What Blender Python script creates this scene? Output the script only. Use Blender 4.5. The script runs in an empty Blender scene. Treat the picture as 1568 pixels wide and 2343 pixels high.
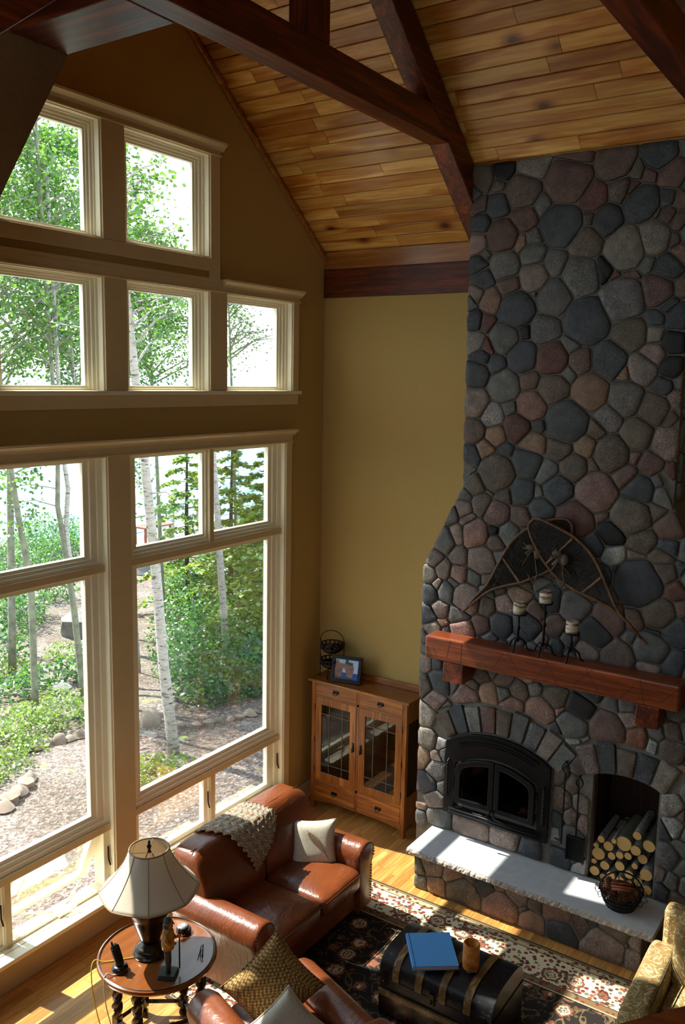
import bpy, bmesh, math, random
from mathutils import Vector, Matrix
random.seed(7)
scn = bpy.context.scene
COL = scn.collection
PI = math.pi
R = math.radians

# ------------------------------------------------------------ camera, light
cd = bpy.data.cameras.new('camera')
cam = bpy.data.objects.new('camera', cd); COL.objects.link(cam)
cd.sensor_fit = 'VERTICAL'; cd.sensor_height = 36.0; cd.lens = 36.0*1985.15/2343.0
cd.clip_start = 0.05; cd.clip_end = 5000
_yaw, _pit, _rol = R(56.04748), R(-8.70793), R(1.12242)
_F = Vector((math.sin(_yaw)*math.cos(_pit), math.cos(_yaw)*math.cos(_pit), math.sin(_pit)))
_R0 = Vector((math.cos(_yaw), -math.sin(_yaw), 0)); _U0 = _R0.cross(_F)
_R = math.cos(_rol)*_R0 + math.sin(_rol)*_U0; _U = -math.sin(_rol)*_R0 + math.cos(_rol)*_U0
cam.matrix_world = Matrix((( _R.x,_U.x,-_F.x,-6.8817),( _R.y,_U.y,-_F.y,-4.8814),( _R.z,_U.z,-_F.z,4.2043),(0,0,0,1)))
scn.camera = cam

SUN_DIR = Vector((0.16, -1.0, -1.30)).normalized()      # the way the light travels
sd = bpy.data.lights.new('sun', 'SUN'); sd.energy = 10.0; sd.angle = R(0.55); sd.color = (1.0, 0.95, 0.86)
so = bpy.data.objects.new('sun', sd); COL.objects.link(so)
so.rotation_euler = SUN_DIR.to_track_quat('-Z', 'Y').to_euler(); so.location = (0, 20, 25)
w = bpy.data.worlds.new('sky'); scn.world = w; w.use_nodes = True
nt = w.node_tree; bg = nt.nodes['Background']
# hazy bright summer sky: near white at the horizon, bluer overhead
tcw = nt.nodes.new('ShaderNodeTexCoord'); spw = nt.nodes.new('ShaderNodeSeparateXYZ'); rw = nt.nodes.new('ShaderNodeValToRGB')
nt.links.new(tcw.outputs['Generated'], spw.inputs[0]); nt.links.new(spw.outputs[2], rw.inputs[0]); nt.links.new(rw.outputs[0], bg.inputs[0])
for i, (p_, c_) in enumerate(((0, (.86, .95, 1, 1)), (.35, (.80, .91, 1, 1)), (1, (.50, .70, 1, 1)))):
    if i > 1: rw.color_ramp.elements.new(.5)
    rw.color_ramp.elements[i].position = p_; rw.color_ramp.elements[i].color = c_
bg.inputs[1].default_value = 1.9
scn.view_settings.view_transform = 'Standard'; scn.view_settings.look = 'None'
scn.view_settings.gamma = 1.0; scn.view_settings.use_curve_mapping = False
scn.view_settings.exposure = 1.12
scn.cycles.max_bounces = 12; scn.cycles.diffuse_bounces = 6; scn.cycles.transparent_max_bounces = 24
scn.cycles.sample_clamp_indirect = 6.0

# ------------------------------------------------------------ materials
def lin(c):
    return tuple((x/255/12.92 if x/255 <= .04045 else ((x/255+.055)/1.055)**2.4) for x in c) + (1.0,)
MATS = {}
class NT:
    def __init__(s, name):
        m = bpy.data.materials.new(name); m.use_nodes = True; s.m = m; s.t = m.node_tree
        s.b = s.t.nodes['Principled BSDF']; MATS[name] = m
    def n(s, typ, **kw):
        x = s.t.nodes.new('ShaderNode'+typ)
        for k, v in kw.items():
            if k.startswith('i_'): x.inputs[int(k[2:]) if k[2:].isdigit() else k[2:].replace('_',' ')].default_value = v
            else: setattr(x, k, v)
        return x
    def l(s, a, b): s.t.links.new(a, b)
    def ramp(s, fac, stops, interp='LINEAR'):
        r = s.n('ValToRGB'); r.color_ramp.interpolation = interp
        e = r.color_ramp.elements
        while len(e) < len(stops): e.new(.5)
        for i, (p, c) in enumerate(stops): e[i].position = p; e[i].color = c if len(c) == 4 else tuple(c)+(1,)
        s.l(fac, r.inputs[0]); return r.outputs[0]
    def coord(s, scale=(1,1,1), rnd=True, out='Object'):
        tc = s.n('TexCoord'); mp = s.n('Mapping'); mp.inputs['Scale'].default_value = scale
        src = tc.outputs[out]
        if rnd:
            oi = s.n('ObjectInfo'); mu = s.n('VectorMath', operation='MULTIPLY_ADD')
            mu.inputs[1].default_value = (37.1, 53.7, 19.3); s.l(oi.outputs['Random'], mu.inputs[0]); s.l(src, mu.inputs[2]); src = mu.outputs[0]
        s.l(src, mp.inputs[0]); return mp.outputs[0]
    def noise(s, vec, scale, detail=4, rough=.55, dist=0):
        x = s.n('TexNoise'); x.inputs['Scale'].default_value = scale; x.inputs['Detail'].default_value = detail
        x.inputs['Roughness'].default_value = rough; x.inputs['Distortion'].default_value = dist
        s.l(vec, x.inputs['Vector']); return x.outputs['Fac']
    def mix(s, fac, a, b, mode='MIX'):
        x = s.n('Mix', data_type='RGBA', blend_type=mode); x.clamp_factor = True
        for i, v in ((0, fac), (6, a), (7, b)):
            if isinstance(v, (int, float)): x.inputs[i].default_value = v
            elif isinstance(v, tuple): x.inputs[i].default_value = v if len(v) == 4 else v+(1,)
            else: s.l(v, x.inputs[i])
        return x.outputs[2]
    def bump(s, h, strength=.3, dist=.01):
        x = s.n('Bump'); x.inputs['Strength'].default_value = strength; x.inputs['Distance'].default_value = dist
        s.l(h, x.inputs['Height']); s.l(x.outputs[0], s.b.inputs['Normal'])
    def base(s, c):
        if isinstance(c, tuple): s.b.inputs['Base Color'].default_value = c if len(c) == 4 else c+(1,)
        else: s.l(c, s.b.inputs['Base Color'])
    def set(s, rough=.5, metal=0, spec=.5, coat=0):
        s.b.inputs['Roughness'].default_value = rough; s.b.inputs['Metallic'].default_value = metal
        s.b.inputs['Specular IOR Level'].default_value = spec; s.b.inputs['Coat Weight'].default_value = coat
        s.b.inputs['Coat Roughness'].default_value = .15

def plain(name, c, rough=.5, metal=0, spec=.5, var=.08, bump=0, bscale=40, coat=0):
    m = NT(name); c = lin(c); v = m.coord()
    f = m.noise(v, bscale*.25, 5)
    dk = tuple(x*(1-var*2) for x in c[:3]); lt = tuple(min(1, x*(1+var*1.3)) for x in c[:3])
    m.base(m.ramp(f, [(.3, dk), (.7, lt)])); m.set(rough, metal, spec, coat)
    if bump: m.bump(m.noise(v, bscale, 5), bump, .004)
    return m.m

def wood(name, dark, mid, light, axis=1, sc=1.0, rough=.4, rnd=.5, knots=0, coat=0, bump=.15, rings=9.0, heart=None):
    """grain runs along the local axis (0 x, 1 y, 2 z)"""
    m = NT(name); s = [9*sc, 9*sc, 9*sc]; s[axis] = .55*sc
    v = m.coord(tuple(s)); v2 = m.coord((1, 1, 1))
    n1 = m.noise(v, 1.1, 3, .5, .6)
    wv = m.n('Math', operation='MULTIPLY'); wv.inputs[1].default_value = rings; m.l(n1, wv.inputs[0])
    sn = m.n('Math', operation='SINE'); m.l(wv.outputs[0], sn.inputs[0])
    fine = m.noise(v, 6.0, 4, .7)
    ad = m.n('Math', operation='MULTIPLY_ADD'); ad.inputs[1].default_value = .22; m.l(sn.outputs[0], ad.inputs[0]); m.l(fine, ad.inputs[2])
    c = m.ramp(ad.outputs[0], [(.25, lin(dark)), (.52, lin(mid)), (.85, lin(light))])
    oi = m.n('ObjectInfo')
    rr = m.ramp(oi.outputs['Random'], [(0, (1-rnd*.62,)*3), (.5, (1-rnd*.12,)*3), (1, (1+rnd*.35,)*3)])
    c = m.mix(1.0, c, rr, 'MULTIPLY')
    if knots:
        vo = m.n('TexVoronoi'); vo.inputs['Scale'].default_value = knots; s2 = [5.2, 5.2, 0.0]; s2[axis] = 2.6
        m.l(m.coord(tuple(s2)), vo.inputs['Vector'])
        k = m.ramp(vo.outputs['Distance'], [(.05, (.10, .045, .02)), (.10, (.50, .32, .17)), (.2, (.92, .86, .78)), (.26, (1, 1, 1))])
        c = m.mix(1.0, c, k, 'MULTIPLY')
        s3 = [7.0, 7.0, 7.0]; s3[axis] = .9
        big = m.ramp(m.noise(m.coord(tuple(s3)), .8, 3, .5, .5), [(.50, (1, 1, 1)), (.55, (.76, .58, .36)), (.61, (.60, .40, .22)), (.70, (.84, .68, .46))]); c = m.mix(1.0, c, big, 'MULTIPLY')
    m.base(c); m.set(rough, 0, .5, coat); m.bump(fine, bump, .003)
    return m.m

def stone_mat():
    m = NT('field_stone'); v = m.coord(); oi = m.n('ObjectInfo')
    n1 = m.noise(v, 11, 6, .68); n2 = m.noise(v, 105, 4, .75); st = m.noise(m.coord((3, 16, 5)), 1.7, 5, .6, 1.8)
    a = m.ramp(n1, [(.3, (.60, .62, .64)), (.7, (1.34, 1.28, 1.22))])
    b = m.ramp(n2, [(.36, (.32, .32, .32)), (.5, (.95, .95, .95)), (.66, (1.9, 1.85, 1.8))])
    d = m.ramp(st, [(.36, (.78, .78, .8)), (.5, (1, 1, 1)), (.6, (.72, .72, .74)), (.645, (1.9, 1.7, 1.55)), (.67, (1, 1, 1))])
    wn = m.ramp(oi.outputs['Random'], [(0, (.15, .15, .15)), (1, (1, 1, 1))])
    c = m.mix(1.0, oi.outputs['Color'], a, 'MULTIPLY'); c = m.mix(wn, c, b, 'MULTIPLY'); c = m.mix(.75, c, d, 'MULTIPLY')
    m.base(c); m.set(.6, 0, .4); ad = m.n('Math', operation='MULTIPLY_ADD'); ad.inputs[1].default_value = .3
    m.l(n2, ad.inputs[0]); m.l(n1, ad.inputs[2]); m.bump(ad.outputs[0], .6, .008); return m.m
def glass_mat(name, tint=(1, 1, 1), refl=.6):
    m = NT(name); t = m.t; t.nodes.remove(m.b)
    tr = m.n('BsdfTransparent'); tr.inputs[0].default_value = tint+(1,)
    gl = m.n('BsdfGlossy'); gl.inputs['Roughness'].default_value = .02
    fr = m.n('LayerWeight'); fr.inputs[0].default_value = .25
    mu = m.n('Math', operation='MULTIPLY'); mu.inputs[1].default_value = refl; m.l(fr.outputs['Fresnel'], mu.inputs[0])
    mx = m.n('MixShader'); m.l(mu.outputs[0], mx.inputs[0]); m.l(tr.outputs[0], mx.inputs[1]); m.l(gl.outputs[0], mx.inputs[2])
    m.l(mx.outputs[0], t.nodes['Material Output'].inputs[0]); return m.m
def leaf_mat(name, c1, c2, trans=.5):
    m = NT(name); t = m.t; t.nodes.remove(m.b)
    geo = m.n('NewGeometry'); c = m.ramp(geo.outputs['Random Per Island'], [(0, lin(c1)), (1, lin(c2))])
    d = m.n('BsdfDiffuse'); tl = m.n('BsdfTranslucent'); g = m.n('BsdfGlossy'); g.inputs['Roughness'].default_value = .45
    m.l(c, d.inputs[0]); m.l(m.mix(1.0, c, (1.5, 1.65, .75), 'MULTIPLY'), tl.inputs[0])
    a = m.n('MixShader'); a.inputs[0].default_value = trans; m.l(d.outputs[0], a.inputs[1]); m.l(tl.outputs[0], a.inputs[2])
    b = m.n('MixShader'); b.inputs[0].default_value = .06; m.l(a.outputs[0], b.inputs[1]); m.l(g.outputs[0], b.inputs[2])
    m.l(b.outputs[0], t.nodes['Material Output'].inputs[0]); return m.m

M_wall = plain('wall_paint', (182, 150, 86), .8, var=.02, bump=.08, bscale=180)
M_trim = plain('trim_paint', (214, 192, 148), .45, var=.02)
M_sash = plain('sash_paint', (246, 238, 212), .4, var=.015)
M_ceil = wood('ceiling_birch', (200, 140, 62), (234, 184, 100), (244, 204, 126), 1, .55, .33, .42, knots=.75, coat=.15)
M_beam = {a: wood('timber_%s' % 'xyz'[a], (72, 26, 8), (132, 54, 17), (162, 78, 28), a, .8, .42, .3, bump=.3) for a in (0, 1, 2)}
M_mantel = wood('mantel_oak', (110, 46, 16), (158, 76, 30), (190, 102, 48), 1, 1.2, .38, .2, bump=.25, coat=.2)
M_frieze = wood('frieze_birch', (150, 92, 36), (186, 126, 60), (208, 152, 84), 1, .7, .3, .2, coat=.2)
M_floor = wood('oak_floor', (176, 118, 58), (206, 150, 84), (226, 178, 112), 1, 1.1, .28, .5, coat=.3, bump=.08)
M_floorx = wood('oak_floor_x', (186, 128, 62), (218, 166, 94), (236, 192, 124), 0, 1.1, .28, .5, coat=.3, bump=.08)
M_cab = wood('cabinet_oak', (126, 70, 22), (176, 106, 40), (200, 132, 58), 2, 1.4, .36, .12, coat=.2, bump=.1)
M_cabx = wood('cabinet_oak_side', (126, 70, 22), (176, 106, 40), (200, 132, 58), 1, 1.4, .36, .12, coat=.2, bump=.1)
M_table = wood('table_walnut', (92, 48, 20), (118, 64, 28), (136, 80, 38), 0, .35, .2, .1, coat=.6, bump=.03, rings=5)
M_darkwood = wood('turned_walnut', (26, 13, 8), (48, 25, 14), (70, 38, 22), 2, 1.0, .25, .1, coat=.4, bump=.05)
M_stone = stone_mat()
M_mortar = plain('mortar', (112, 108, 98), .9, var=.12, bump=.5, bscale=120)
M_slab = plain('hearth_limestone', (196, 198, 200), .55, var=.05, bump=.08, bscale=60)
M_rough = plain('chipped_limestone', (176, 166, 156), .85, var=.18, bump=.9, bscale=70)
M_iron = plain('black_iron', (30, 30, 32), .42, .6, var=.1, bump=.1, bscale=90)
M_steel = plain('cast_steel', (40, 41, 43), .38, .75, var=.06, bump=.04, bscale=150)
M_glass = glass_mat('window_glass', (.96, .98, .97), .5)
M_dkglass = glass_mat('stove_glass', (.22, .21, .2), .55)
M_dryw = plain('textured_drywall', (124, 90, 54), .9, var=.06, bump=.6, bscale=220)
M_bronze = plain('dark_bronze', (46, 38, 32), .3, .7, var=.15)
M_leather = plain('brown_leather', (142, 66, 32), .30, 0, .6, var=.14, bump=.25, bscale=55, coat=.15)
M_candle = plain('cream_wax', (214, 200, 168), .5, var=.06)

# ------------------------------------------------------------ mesh tools
def rot(v, ax, a):
    return Matrix.Rotation(a, 3, ax) @ Vector(v)
class MB:
    def __init__(s): s.v = []; s.f = []
    def add(s, vs, fs):
        o = len(s.v); s.v += [tuple(x) for x in vs]; s.f += [tuple(i+o for i in f) for f in fs]; return s
    def box(s, x0, x1, y0, y1, z0, z1):
        return s.add([(x0,y0,z0),(x1,y0,z0),(x1,y1,z0),(x0,y1,z0),(x0,y0,z1),(x1,y0,z1),(x1,y1,z1),(x0,y1,z1)],
                     [(3,2,1,0),(4,5,6,7),(0,1,5,4),(1,2,6,5),(2,3,7,6),(3,0,4,7)])
    def cbox(s, x0, x1, y0, y1, z0, z1, c=.004):
        """box with every edge chamfered"""
        vs = []; 
        for ax in range(3):
            for sx in (0, 1):
                for sy in (0, 1):
                    for sz in (0, 1):
                        p = [(x0, x1)[sx], (y0, y1)[sy], (z0, z1)[sz]]
                        for k in range(3):
                            if k != ax: p[k] += c*(1 if (sx, sy, sz)[k] == 0 else -1)
                        vs.append(p)
        bm = bmesh.new(); [bm.verts.new(p) for p in vs]
        r = bmesh.ops.convex_hull(bm, input=bm.verts[:]); bm.verts.index_update()
        bmesh.ops.dissolve_limit(bm, angle_limit=.02, verts=bm.verts[:], edges=bm.edges[:]); bm.verts.index_update()
        s.add([q.co[:] for q in bm.verts], [[q.index for q in f.verts] for f in bm.faces]); bm.free(); return s
    def prism(s, poly, ax, lo, hi):
        """poly: 2D points in the two other axes (in order x,y,z without ax)"""
        n = len(poly); vs = []
        for h in (lo, hi):
            for p in poly:
                q = list(p); q.insert(ax, h); vs.append(q)
        a = sum(poly[i][0]*poly[(i+1)%n][1]-poly[(i+1)%n][0]*poly[i][1] for i in range(n))
        fl = (a > 0) ^ (ax == 1)
        bot = list(range(n)); top = [n+i for i in range(n)]
        fs = [bot[::-1] if fl else bot, top if fl else top[::-1]]
        for i in range(n):
            j = (i+1) % n; q = (i, j, n+j, n+i); fs.append(q if fl else q[::-1])
        return s.add(vs, fs)
    def ring(s, x0, x1, z0, z1, t, y0, y1, tb=None):
        """rectangular frame in the xz plane, width t (bottom width tb)"""
        tb = t if tb is None else tb
        o = [(x0,z0),(x1,z0),(x1,z1),(x0,z1)]; i = [(x0+t,z0+tb),(x1-t,z0+tb),(x1-t,z1-t),(x0+t,z1-t)]
        vs = [(p[0], y, p[1]) for y in (y0, y1) for p in o+i]; fs = []
        for k in range(4):
            j = (k+1) % 4
            fs += [(k, j, 4+j, 4+k), (8+j, 8+k, 12+k, 12+j), (k+8, j+8, j, k), (4+k, 4+j, 12+j, 12+k)]
        return s.add(vs, fs)
    def lathe(s, prof, c=(0,0,0), n=24, cap=True):
        vs = []; fs = []
        for r, z in prof:
            for k in range(n):
                a = 2*PI*k/n; vs.append((c[0]+r*math.cos(a), c[1]+r*math.sin(a), c[2]+z))
        for i in range(len(prof)-1):
            for k in range(n):
                j = (k+1) % n; fs.append((i*n+k, i*n+j, (i+1)*n+j, (i+1)*n+k))
        if cap:
            fs.append(tuple(range(n))[::-1]); m = len(prof)-1; fs.append(tuple(m*n+k for k in range(n)))
        return s.add(vs, fs)
    def tube(s, path, r, n=8, closed=False, cap=True, flat=None):
        P = [Vector(p) for p in path]; m = len(P); rs = r if isinstance(r, (list, tuple)) else [r]*m
        vs = []; fs = []; up = None
        for i in range(m):
            a = P[(i-1) % m] if (closed or i > 0) else P[i]; b = P[(i+1) % m] if (closed or i < m-1) else P[i]
            t = (b-a).normalized()
            if up is None:
                up = Vector((0,0,1)) if abs(t.z) < .9 else Vector((1,0,0))
            up = (up - t*up.dot(t)).normalized(); sd_ = t.cross(up)
            for k in range(n):
                an = 2*PI*k/n; vs.append(P[i] + rs[i]*(math.cos(an)*sd_ + (flat or 1)*math.sin(an)*up))
        for i in range(m if closed else m-1):
            j = (i+1) % m
            for k in range(n):
                q = (k+1) % n; fs.append((i*n+k, i*n+q, j*n+q, j*n+k))
        if cap and not closed:
            fs.append(tuple(range(n))[::-1]); fs.append(tuple((m-1)*n+k for k in range(n)))
        return s.add(vs, fs)
    def ball(s, c, r, nu=14, nv=9, sq=(1,1,1)):
        vs = []; fs = []
        for i in range(nv+1):
            th = PI*i/nv
            for k in range(nu):
                a = 2*PI*k/nu; vs.append((c[0]+r*sq[0]*math.sin(th)*math.cos(a), c[1]+r*sq[1]*math.sin(th)*math.sin(a), c[2]+r*sq[2]*math.cos(th)))
        for i in range(nv):
            for k in range(nu):
                j = (k+1) % nu; fs.append((i*nu+k, (i+1)*nu+k, (i+1)*nu+j, i*nu+j))
        return s.add(vs, fs)
    def grid(s, fn, nu, nv, wrap=False):
        vs = [fn(i/(nu if wrap else nu-1), j/(nv-1)) for j in range(nv) for i in range(nu)]; fs = []
        for j in range(nv-1):
            for i in range(nu if wrap else nu-1):
                k = (i+1) % nu; fs.append((j*nu+i, j*nu+k, (j+1)*nu+k, (j+1)*nu+i))
        return s.add(vs, fs)
    def xf(s, fn): s.v = [tuple(fn(Vector(p))) for p in s.v]; return s
    def obj(s, name, mat, par=None, world=True, smooth=False, bevel=0, sub=0, weld=0, color=None, solid=0, angle=None):
        me = bpy.data.meshes.new(name); o = Vector((0,0,0))
        if par and world:
            q = par
            while q: o += q.location; q = q.parent
        me.from_pydata([(p[0]-o.x, p[1]-o.y, p[2]-o.z) for p in s.v], [], s.f); me.update()
        if mat: me.materials.append(mat)
        if weld:
            bm = bmesh.new(); bm.from_mesh(me); bmesh.ops.remove_doubles(bm, verts=bm.verts[:], dist=weld); bm.to_mesh(me); bm.free()
        ob = bpy.data.objects.new(name, me); COL.objects.link(ob)
        if par: ob.parent = par
        if color: ob.color = tuple(color[:3])+(1,)
        if bevel:
            b = ob.modifiers.new('bevel', 'BEVEL'); b.width = bevel; b.segments = 2; b.limit_method = 'ANGLE'; b.angle_limit = R(40)
        if solid:
            q = ob.modifiers.new('solid', 'SOLIDIFY'); q.thickness = solid; q.offset = 0
        if sub:
            q = ob.modifiers.new('sub', 'SUBSURF'); q.levels = sub; q.render_levels = sub
        if smooth:
            me.polygons.foreach_set('use_smooth', [True]*len(me.polygons))
            if angle: me.set_sharp_from_angle(angle=R(angle))
        return ob

def root(name, loc=(0,0,0), label=None, cat=None, group=None, kind=None, rz=0):
    o = bpy.data.objects.new(name, None); COL.objects.link(o); o.location = loc; o.rotation_euler = (0,0,rz)
    o.empty_display_size = .1
    tag(o, label, cat, group, kind); return o
def tag(o, label=None, cat=None, group=None, kind=None):
    for k, v in (('label', label), ('category', cat), ('group', group), ('kind', kind)):
        if v: o[k] = v
    return o
def struct(o): o['kind'] = 'structure'; return o
def dup(src, loc=None, rz=None, label=None, group=None, par=None):
    c = src.copy(); COL.objects.link(c)
    if loc is not None: c.location = loc
    if rz is not None: c.rotation_euler = (0,0,rz)
    if label: c['label'] = label
    if group: c['group'] = group
    if par is not None: c.parent = par
    for ch in list(src.children): dup(ch, par=c)
    return c

# ------------------------------------------------------------ the room
CZ0, CSL, RX = 5.355, .8, -2.6            # right roof slope: z = CZ0 - CSL*x up to the ridge at RX
def croof(x): return CZ0 - CSL*x if x > RX else CZ0 - CSL*RX - CSL*(RX-x)
X_E, X_E0, X_M1, X_M0 = -.519, -.602, -2.482, -2.688
X_D, X_D0, X_N1, X_N0, X_B0, X_B = -.434, -.517, -1.411, -1.612, -1.602, -1.494
OPEN = [(X_M1, X_B0, 5.13, 5.92), (-3.56, X_M0, 5.13, 5.92),
        (X_N1, X_D0, 4.06, 4.88), (X_M1, X_N0, 4.06, 4.88), (-3.56, X_M0, 4.06, 4.88), (-4.66, -3.76, 4.06, 4.88),
        (X_M1, X_E0, .27, 3.627), (-4.57, X_M0, .27, 3.627)]
def window_wall():
    xs = sorted({-7.2, -5.2, RX, .18} | {a for o in OPEN for a in o[:2]})
    mb = MB()
    for a, b in zip(xs, xs[1:]):
        top = lambda x: croof(max(min(x, 0), -4.6)) + .02
        zs = sorted({-.3} | {z for o in OPEN if o[0] < (a+b)/2 < o[1] for z in o[2:]})
        spans = [zs[i] for i in range(len(zs))]
        lo = -.3
        holes = sorted([(o[2], o[3]) for o in OPEN if o[0] < (a+b)/2 < o[1]])
        for h0, h1 in holes:
            mb.box(a, b, 0, .17, lo, h0); lo = h1
        mb.prism([(a, lo), (b, lo), (b, top(b)), (a, top(a))], 1, 0, .17)
    return struct(mb.obj('wall_north', M_wall))
window_wall()
struct(MB().box(0, .18, -8.6, 0, -.3, CZ0+.02).obj('wall_east', M_wall))
ww = MB().box(-8.7, -8.5, -8.6, .17, -.3, 4.0).box(-8.7, -8.5, -8.6, .17, 6.1, 8.0)
for a, b in ((-8.6, -5.6), (-3.4, -2.6), (-.4, .17)): ww.box(-8.7, -8.5, a, b, 4.0, 6.1)  # leaves gaps for the two unseen windows added as fill light
struct(ww.obj('wall_west', M_wall))
struct(MB().box(-8.5, .18, -8.8, -8.6, -.3, 8.0).obj('wall_south', M_wall))
struct(MB().box(-8.5, -7.2, 0, .17, -.3, 8.0).obj('wall_northwest', M_wall))
# floor: sub-floor with boards running along x
fl = struct(MB().box(-8.5, 0, -8.6, 0, -.32, -.02).obj('floor', M_floor))
FW = .083
def floor_boards():
    rows = int(3.9/FW); mats = M_floorx; n = 0
    for r in range(rows):
        y1 = -.002 - r*FW; y0 = y1 - FW + .0016
        x = 0.0
        x -= random.uniform(.2, .9)
        prev = 0.0
        while prev > -4.9 and n < 295:
            x0 = max(x, -5.0)
            MB().box(x0+.0008, prev-.0008, y0, y1, -.02, 0).obj('floorboard', mats, fl); n += 1
            prev = x; x -= random.uniform(.5, 1.25)
    return rows*FW
yend = floor_boards()
rest = MB()
# boards outside the picture, joined
r0 = int(3.9/FW)
for r in range(r0, int(8.5/FW)):
    y1 = -.002-r*FW; rest.box(-8.4, -.001, y1-FW+.0016, y1, -.02, 0)
for r in range(0, r0):
    y1 = -.002-r*FW; rest.box(-8.4, -5.002, y1-FW+.0016, y1, -.02, 0)
o = rest.obj('floorboard_field', M_floorx, fl); o['kind'] = 'stuff'

# ceiling: boards along y on the right slope
cs = struct(MB().prism([(0, CZ0+.02), (RX, croof(RX)+.02), (-4.6, croof(-4.6)+.02), (-4.6, croof(-4.6)+.2), (RX, croof(RX)+.2), (.18, CZ0+.2), (.18, CZ0+.02)], 1, -8.8, .17).obj('ceiling', M_ceil))
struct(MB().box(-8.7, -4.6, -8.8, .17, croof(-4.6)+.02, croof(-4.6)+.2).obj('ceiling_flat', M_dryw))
def ceiling_boards():
    nx, nz = -CSL/math.hypot(1, CSL), -1/math.hypot(1, CSL)   # into the room
    w_ = .0961; k = 0; n = 0
    while True:
        x1 = -.022 - w_*k; x0 = x1 - w_ + .0042
        if x0 < RX: break
        y = -.004 - random.uniform(.1, .9); prev = -.004; k += 1
        while prev > -4.3:
            a, b = max(y, -4.4), prev-.0034; t = .019
            c_ = .0045; xa, xb = x0+c_*.78, x1-c_*.78; t2 = t-.005
            pl = [(x0, croof(x0)), (x1, croof(x1)), (x1+nx*t2, croof(x1)+nz*t2), (xb+nx*t, croof(xb)+nz*t), (xa+nx*t, croof(xa)+nz*t), (x0+nx*t2, croof(x0)+nz*t2)]
            pl = [(p[0], p[1]+.018) for p in pl]
            if x0 > -2.2 and n < 298: MB().prism(pl, 1, a, b).obj('ceiling_board', M_ceil, cs); n += 1
            else: far.prism(pl, 1, a, b)
            prev = y; y -= random.uniform(.6, 2.2)
far = MB(); ceiling_boards()
o = far.obj('ceiling_board_field', M_ceil, cs); o['kind'] = 'stuff'
# rake moulding, frieze board and wall timber
struct(MB().prism([(-.02, CZ0-.02), (RX, croof(RX)-.02), (RX, croof(RX)-.075), (-.02, CZ0-.075)], 1, -.03, -.002).obj('trim_1', M_frieze, bevel=.006))
struct(MB().box(-.022, -.001, -1.86, -.002, 5.216, 5.372).obj('trim_2', M_frieze))
struct(MB().box(-.03, -.001, -1.86, -.002, 4.955, 5.215).obj('trim_3', M_beam[1], bevel=.006))
# baseboards
def bboard(n, x0, x1, y0, y1):
    struct(MB().box(x0, x1, y0, y1, 0, .17).obj('baseboard_'+n, M_trim, bevel=.006))
bboard('north', X_E+.002, -.022, -.022, -.001); bboard('east', -.022, -.001, -1.43, -.023); bboard('southeast', -.022, -.001, -8.5, -3.85)

# ------------------------------------------------------------ windows
wn = 0
def window(x0, x1, z0, z1, glass, sash=.03, fr=.045, fb=.045):
    """glass: (gx0,gx1,gz0,gz1) clear pane; stepped frame between opening and pane"""
    global wn; wn += 1
    w_ = root('window_%d' % wn, ((x0+x1)/2, .08, z0), kind='structure')
    MB().ring(x0, x1, z0, z1, .012, -.012, .05).obj('jamb', M_sash, w_)
    gx0, gx1, gz0, gz1 = glass
    def step(f, y0, y1):
        a = [x0+(gx0-x0)*f, x1+(gx1-x1)*f, z0+(gz0-z0)*f, z1+(gz1-z1)*f]; return a
    def rg(f0, f1, y0, y1, name):
        a, b = step(f0, 0, 0), step(f1, 0, 0)
        o = [(a[0],a[2]),(a[1],a[2]),(a[1],a[3]),(a[0],a[3])]; i = [(b[0],b[2]),(b[1],b[2]),(b[1],b[3]),(b[0],b[3])]
        vs = [(p[0], y, p[1]) for y in (y0, y1) for p in o+i]; fs = []
        for k in range(4):
            j = (k+1) % 4; fs += [(k, j, 4+j, 4+k), (8+j, 8+k, 12+k, 12+j), (k+8, j+8, j, k), (4+k, 4+j, 12+j, 12+k)]
        return MB().add(vs, fs)
    rg(.0, .30, .035, .15, 0).obj('frame', M_sash, w_, bevel=.004)
    rg(.29, .55, .047, .14, 0).obj('frame_stop', M_sash, w_, bevel=.003)
    s_ = rg(.54, .80, .06, .12, 0).obj('sash', M_sash, w_, bevel=.004)
    rg(.79, 1.0, .07, .11, 0).obj('glazing_bead', M_sash, s_)
    MB().box(gx0-.004, gx1+.004, .088, .092, gz0-.004, gz1+.004).obj('pane', M_glass, w_)
    return w_
window(X_M1, X_B0, 5.13, 5.92, (X_M1+.1, -1.712, 5.178, 5.842))
window(-3.56, X_M0, 5.13, 5.92, (-3.46, -2.77, 5.178, 5.842))
window(X_N1, X_D0, 4.06, 4.88, (X_N1+.1, -.642, 4.125, 4.816))
window(X_M1, X_N0, 4.06, 4.88, (X_M1+.1, -1.722, 4.125, 4.816))
window(-3.56, X_M0, 4.06, 4.88, (-3.46, -2.797, 4.125, 4.816))
window(-4.66, -3.76, 4.06, 4.88, (-4.56, -3.87, 4.125, 4.816))

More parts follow.
